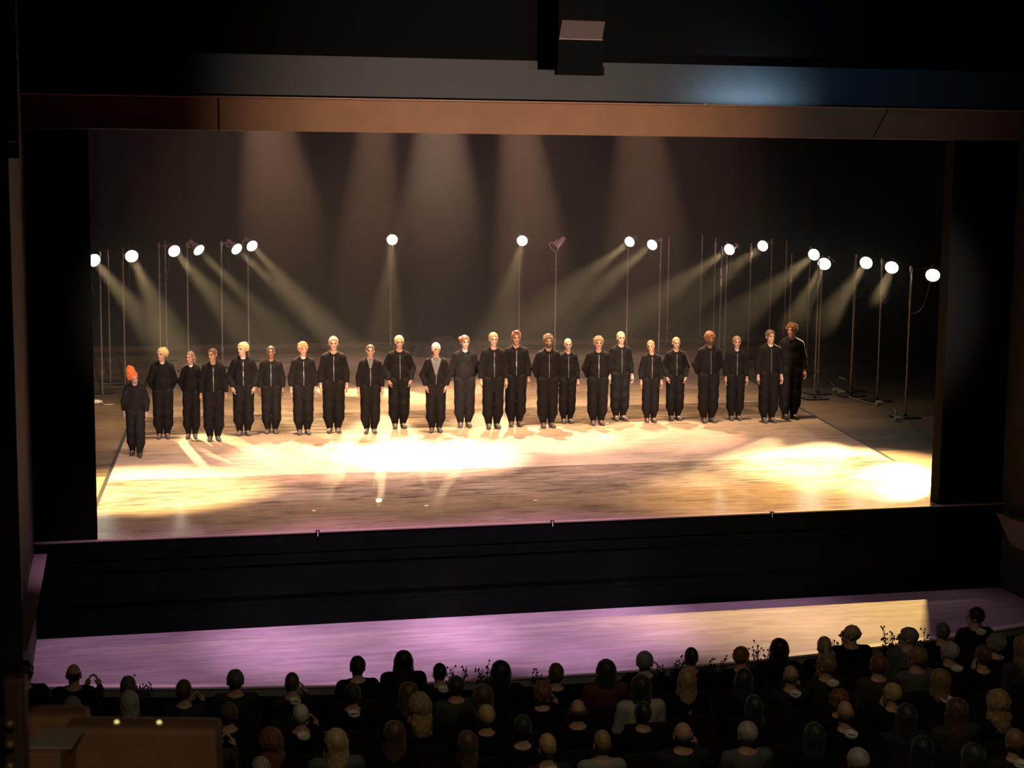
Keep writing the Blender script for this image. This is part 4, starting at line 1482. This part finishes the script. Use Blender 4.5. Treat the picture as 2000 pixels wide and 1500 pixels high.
# place every head on its line of sight, one elbow and one row's depth apart
_pl = []
for rname, row in _ROWS.items():
    row.sort()
    for i, e in enumerate(row):
        d = ray(e[0], e[1])
        t = (-0.32 - 0.1 * (4.6 + CAM.y) - CAM.z) / (d.z + 0.1 * d.y)
        _pl.append([rname, i, e, d, t, t, 0.0])
for _it in range(300):
    hit = 0
    for ia, A in enumerate(_pl):
        for Bq in _pl[ia + 1:]:
            dx = CAM.x + Bq[3].x * Bq[5] + Bq[6] - CAM.x - A[3].x * A[5] - A[6]
            dy = Bq[3].y * Bq[5] - A[3].y * A[5]
            ox, oy = .535 - abs(dx), .82 - abs(dy)
            if ox > 0 and oy > 0:
                hit += 1
                if ox < oy * .5 or ox < .12:
                    sg = .25 if dx > 0 else -.25
                    A[6] -= sg * ox; Bq[6] += sg * ox
                else:
                    sg = .2 if dy > 0 else -.2
                    A[5] -= sg * oy / A[3].y; Bq[5] += sg * oy / Bq[3].y
    for A in _pl:
        A[6] = max(-.28, min(.28, A[6]))
        lim = .42 / A[3].y
        A[5] = max(A[4] - lim, min(A[4] + lim, A[5]))
    if not hit:
        break
for rname, i, a, d, _t0, t, sx_ in _pl:
    if True:
        x, y, wpx, style, hc, coat, pose, yaw, desc = a[:9]
        opt = a[9] if len(a) > 9 else ''
        P = CAM + d * t + Vector((sx_, 0, 0))
        nod = 0
        k = P.z - house_z(P.y + .09)
        k = k / 1.284
        me = sitter_body(pose, yaw, nod)
        o = bpy.data.objects.new('spectator', me)
        COL.objects.link(o)
        fz = house_z(P.y + .09)
        o.location = (P.x, P.y + .09 * k, fz)
        o.rotation_euler = (0, 0, PI - math.radians(6) * math.sin(x * .7))
        wk = min(1.05, max(.90, (wpx / scale_at(P)) / .19))
        o.scale = (wk, .5 + .5 * wk, k)
        tag(o, 'spectator with %s, %s row of the audience' % (desc, rname), 'person', 'spectators seated in the auditorium')
        sk = 'rosy' if i % 3 else 'fair'
        set_mat(o, 0, skin_m(sk)); set_mat(o, 1, M_EYE); set_mat(o, 2, hair_m('brown')); set_mat(o, 3, M_LIP[sk])
        h = bpy.data.objects.new('hair', sitter_hair(style, yaw, nod))
        COL.objects.link(h); h.parent = o
        set_mat(h, 0, hair_m(hc))
        j = bpy.data.objects.new('jacket', sitter_jacket(pose))
        COL.objects.link(j); j.parent = o
        set_mat(j, 0, CL[coat])
        tr = bpy.data.objects.new('trousers', _tt['t'])
        COL.objects.link(tr); tr.parent = o
        if opt == 'collar':
            if 'collar' not in _tt:
                c = MB().lathe([(.066, 1.015), (.064, 1.055), (.060, 1.055), (.060, 1.015)], 20, Matrix.Translation((0, .095, 0)) @ Matrix.Rotation(math.radians(-8), 4, 'X'))
                q = c.build('collar', M_PALE, o, smooth=True)
                _tt['collar'] = q.data
            else:
                q = bpy.data.objects.new('collar', _tt['collar'])
                COL.objects.link(q); q.parent = o
        if opt == 'glasses':
            R, ho = sit_head(yaw, nod)
            X4 = Matrix.Translation(ho) @ R.to_4x4()
            g = MB()
            for sx in (-1, 1):
                g.tube([X4 @ Vector((sx * .034 + .024 * math.cos(u), -.105, .010 + .019 * math.sin(u))) for u in [2 * PI * q_ / 12 for q_ in range(13)]], .0022, 5)
                g.tube([X4 @ Vector((sx * .058, -.103, .014)), X4 @ Vector((sx * .088, .0, .012))], .0022, 5)
            g.tube([X4 @ Vector((-.01, -.108, .012)), X4 @ Vector((.01, -.108, .012))], .0022, 5)
            g.build('glasses', M_IRON, o)
        s_ = _seat if not _seat_used else copy_tree(_seat)
        _seat_used = True
        s_.location = o.location
        s_.rotation_euler = (0, 0, PI)
        s_.scale = (1, 1, k)
        s_['label'] = 'dark theatre seat under the spectator %s from the left in the %s row' % (ORD[i + 1], rname)
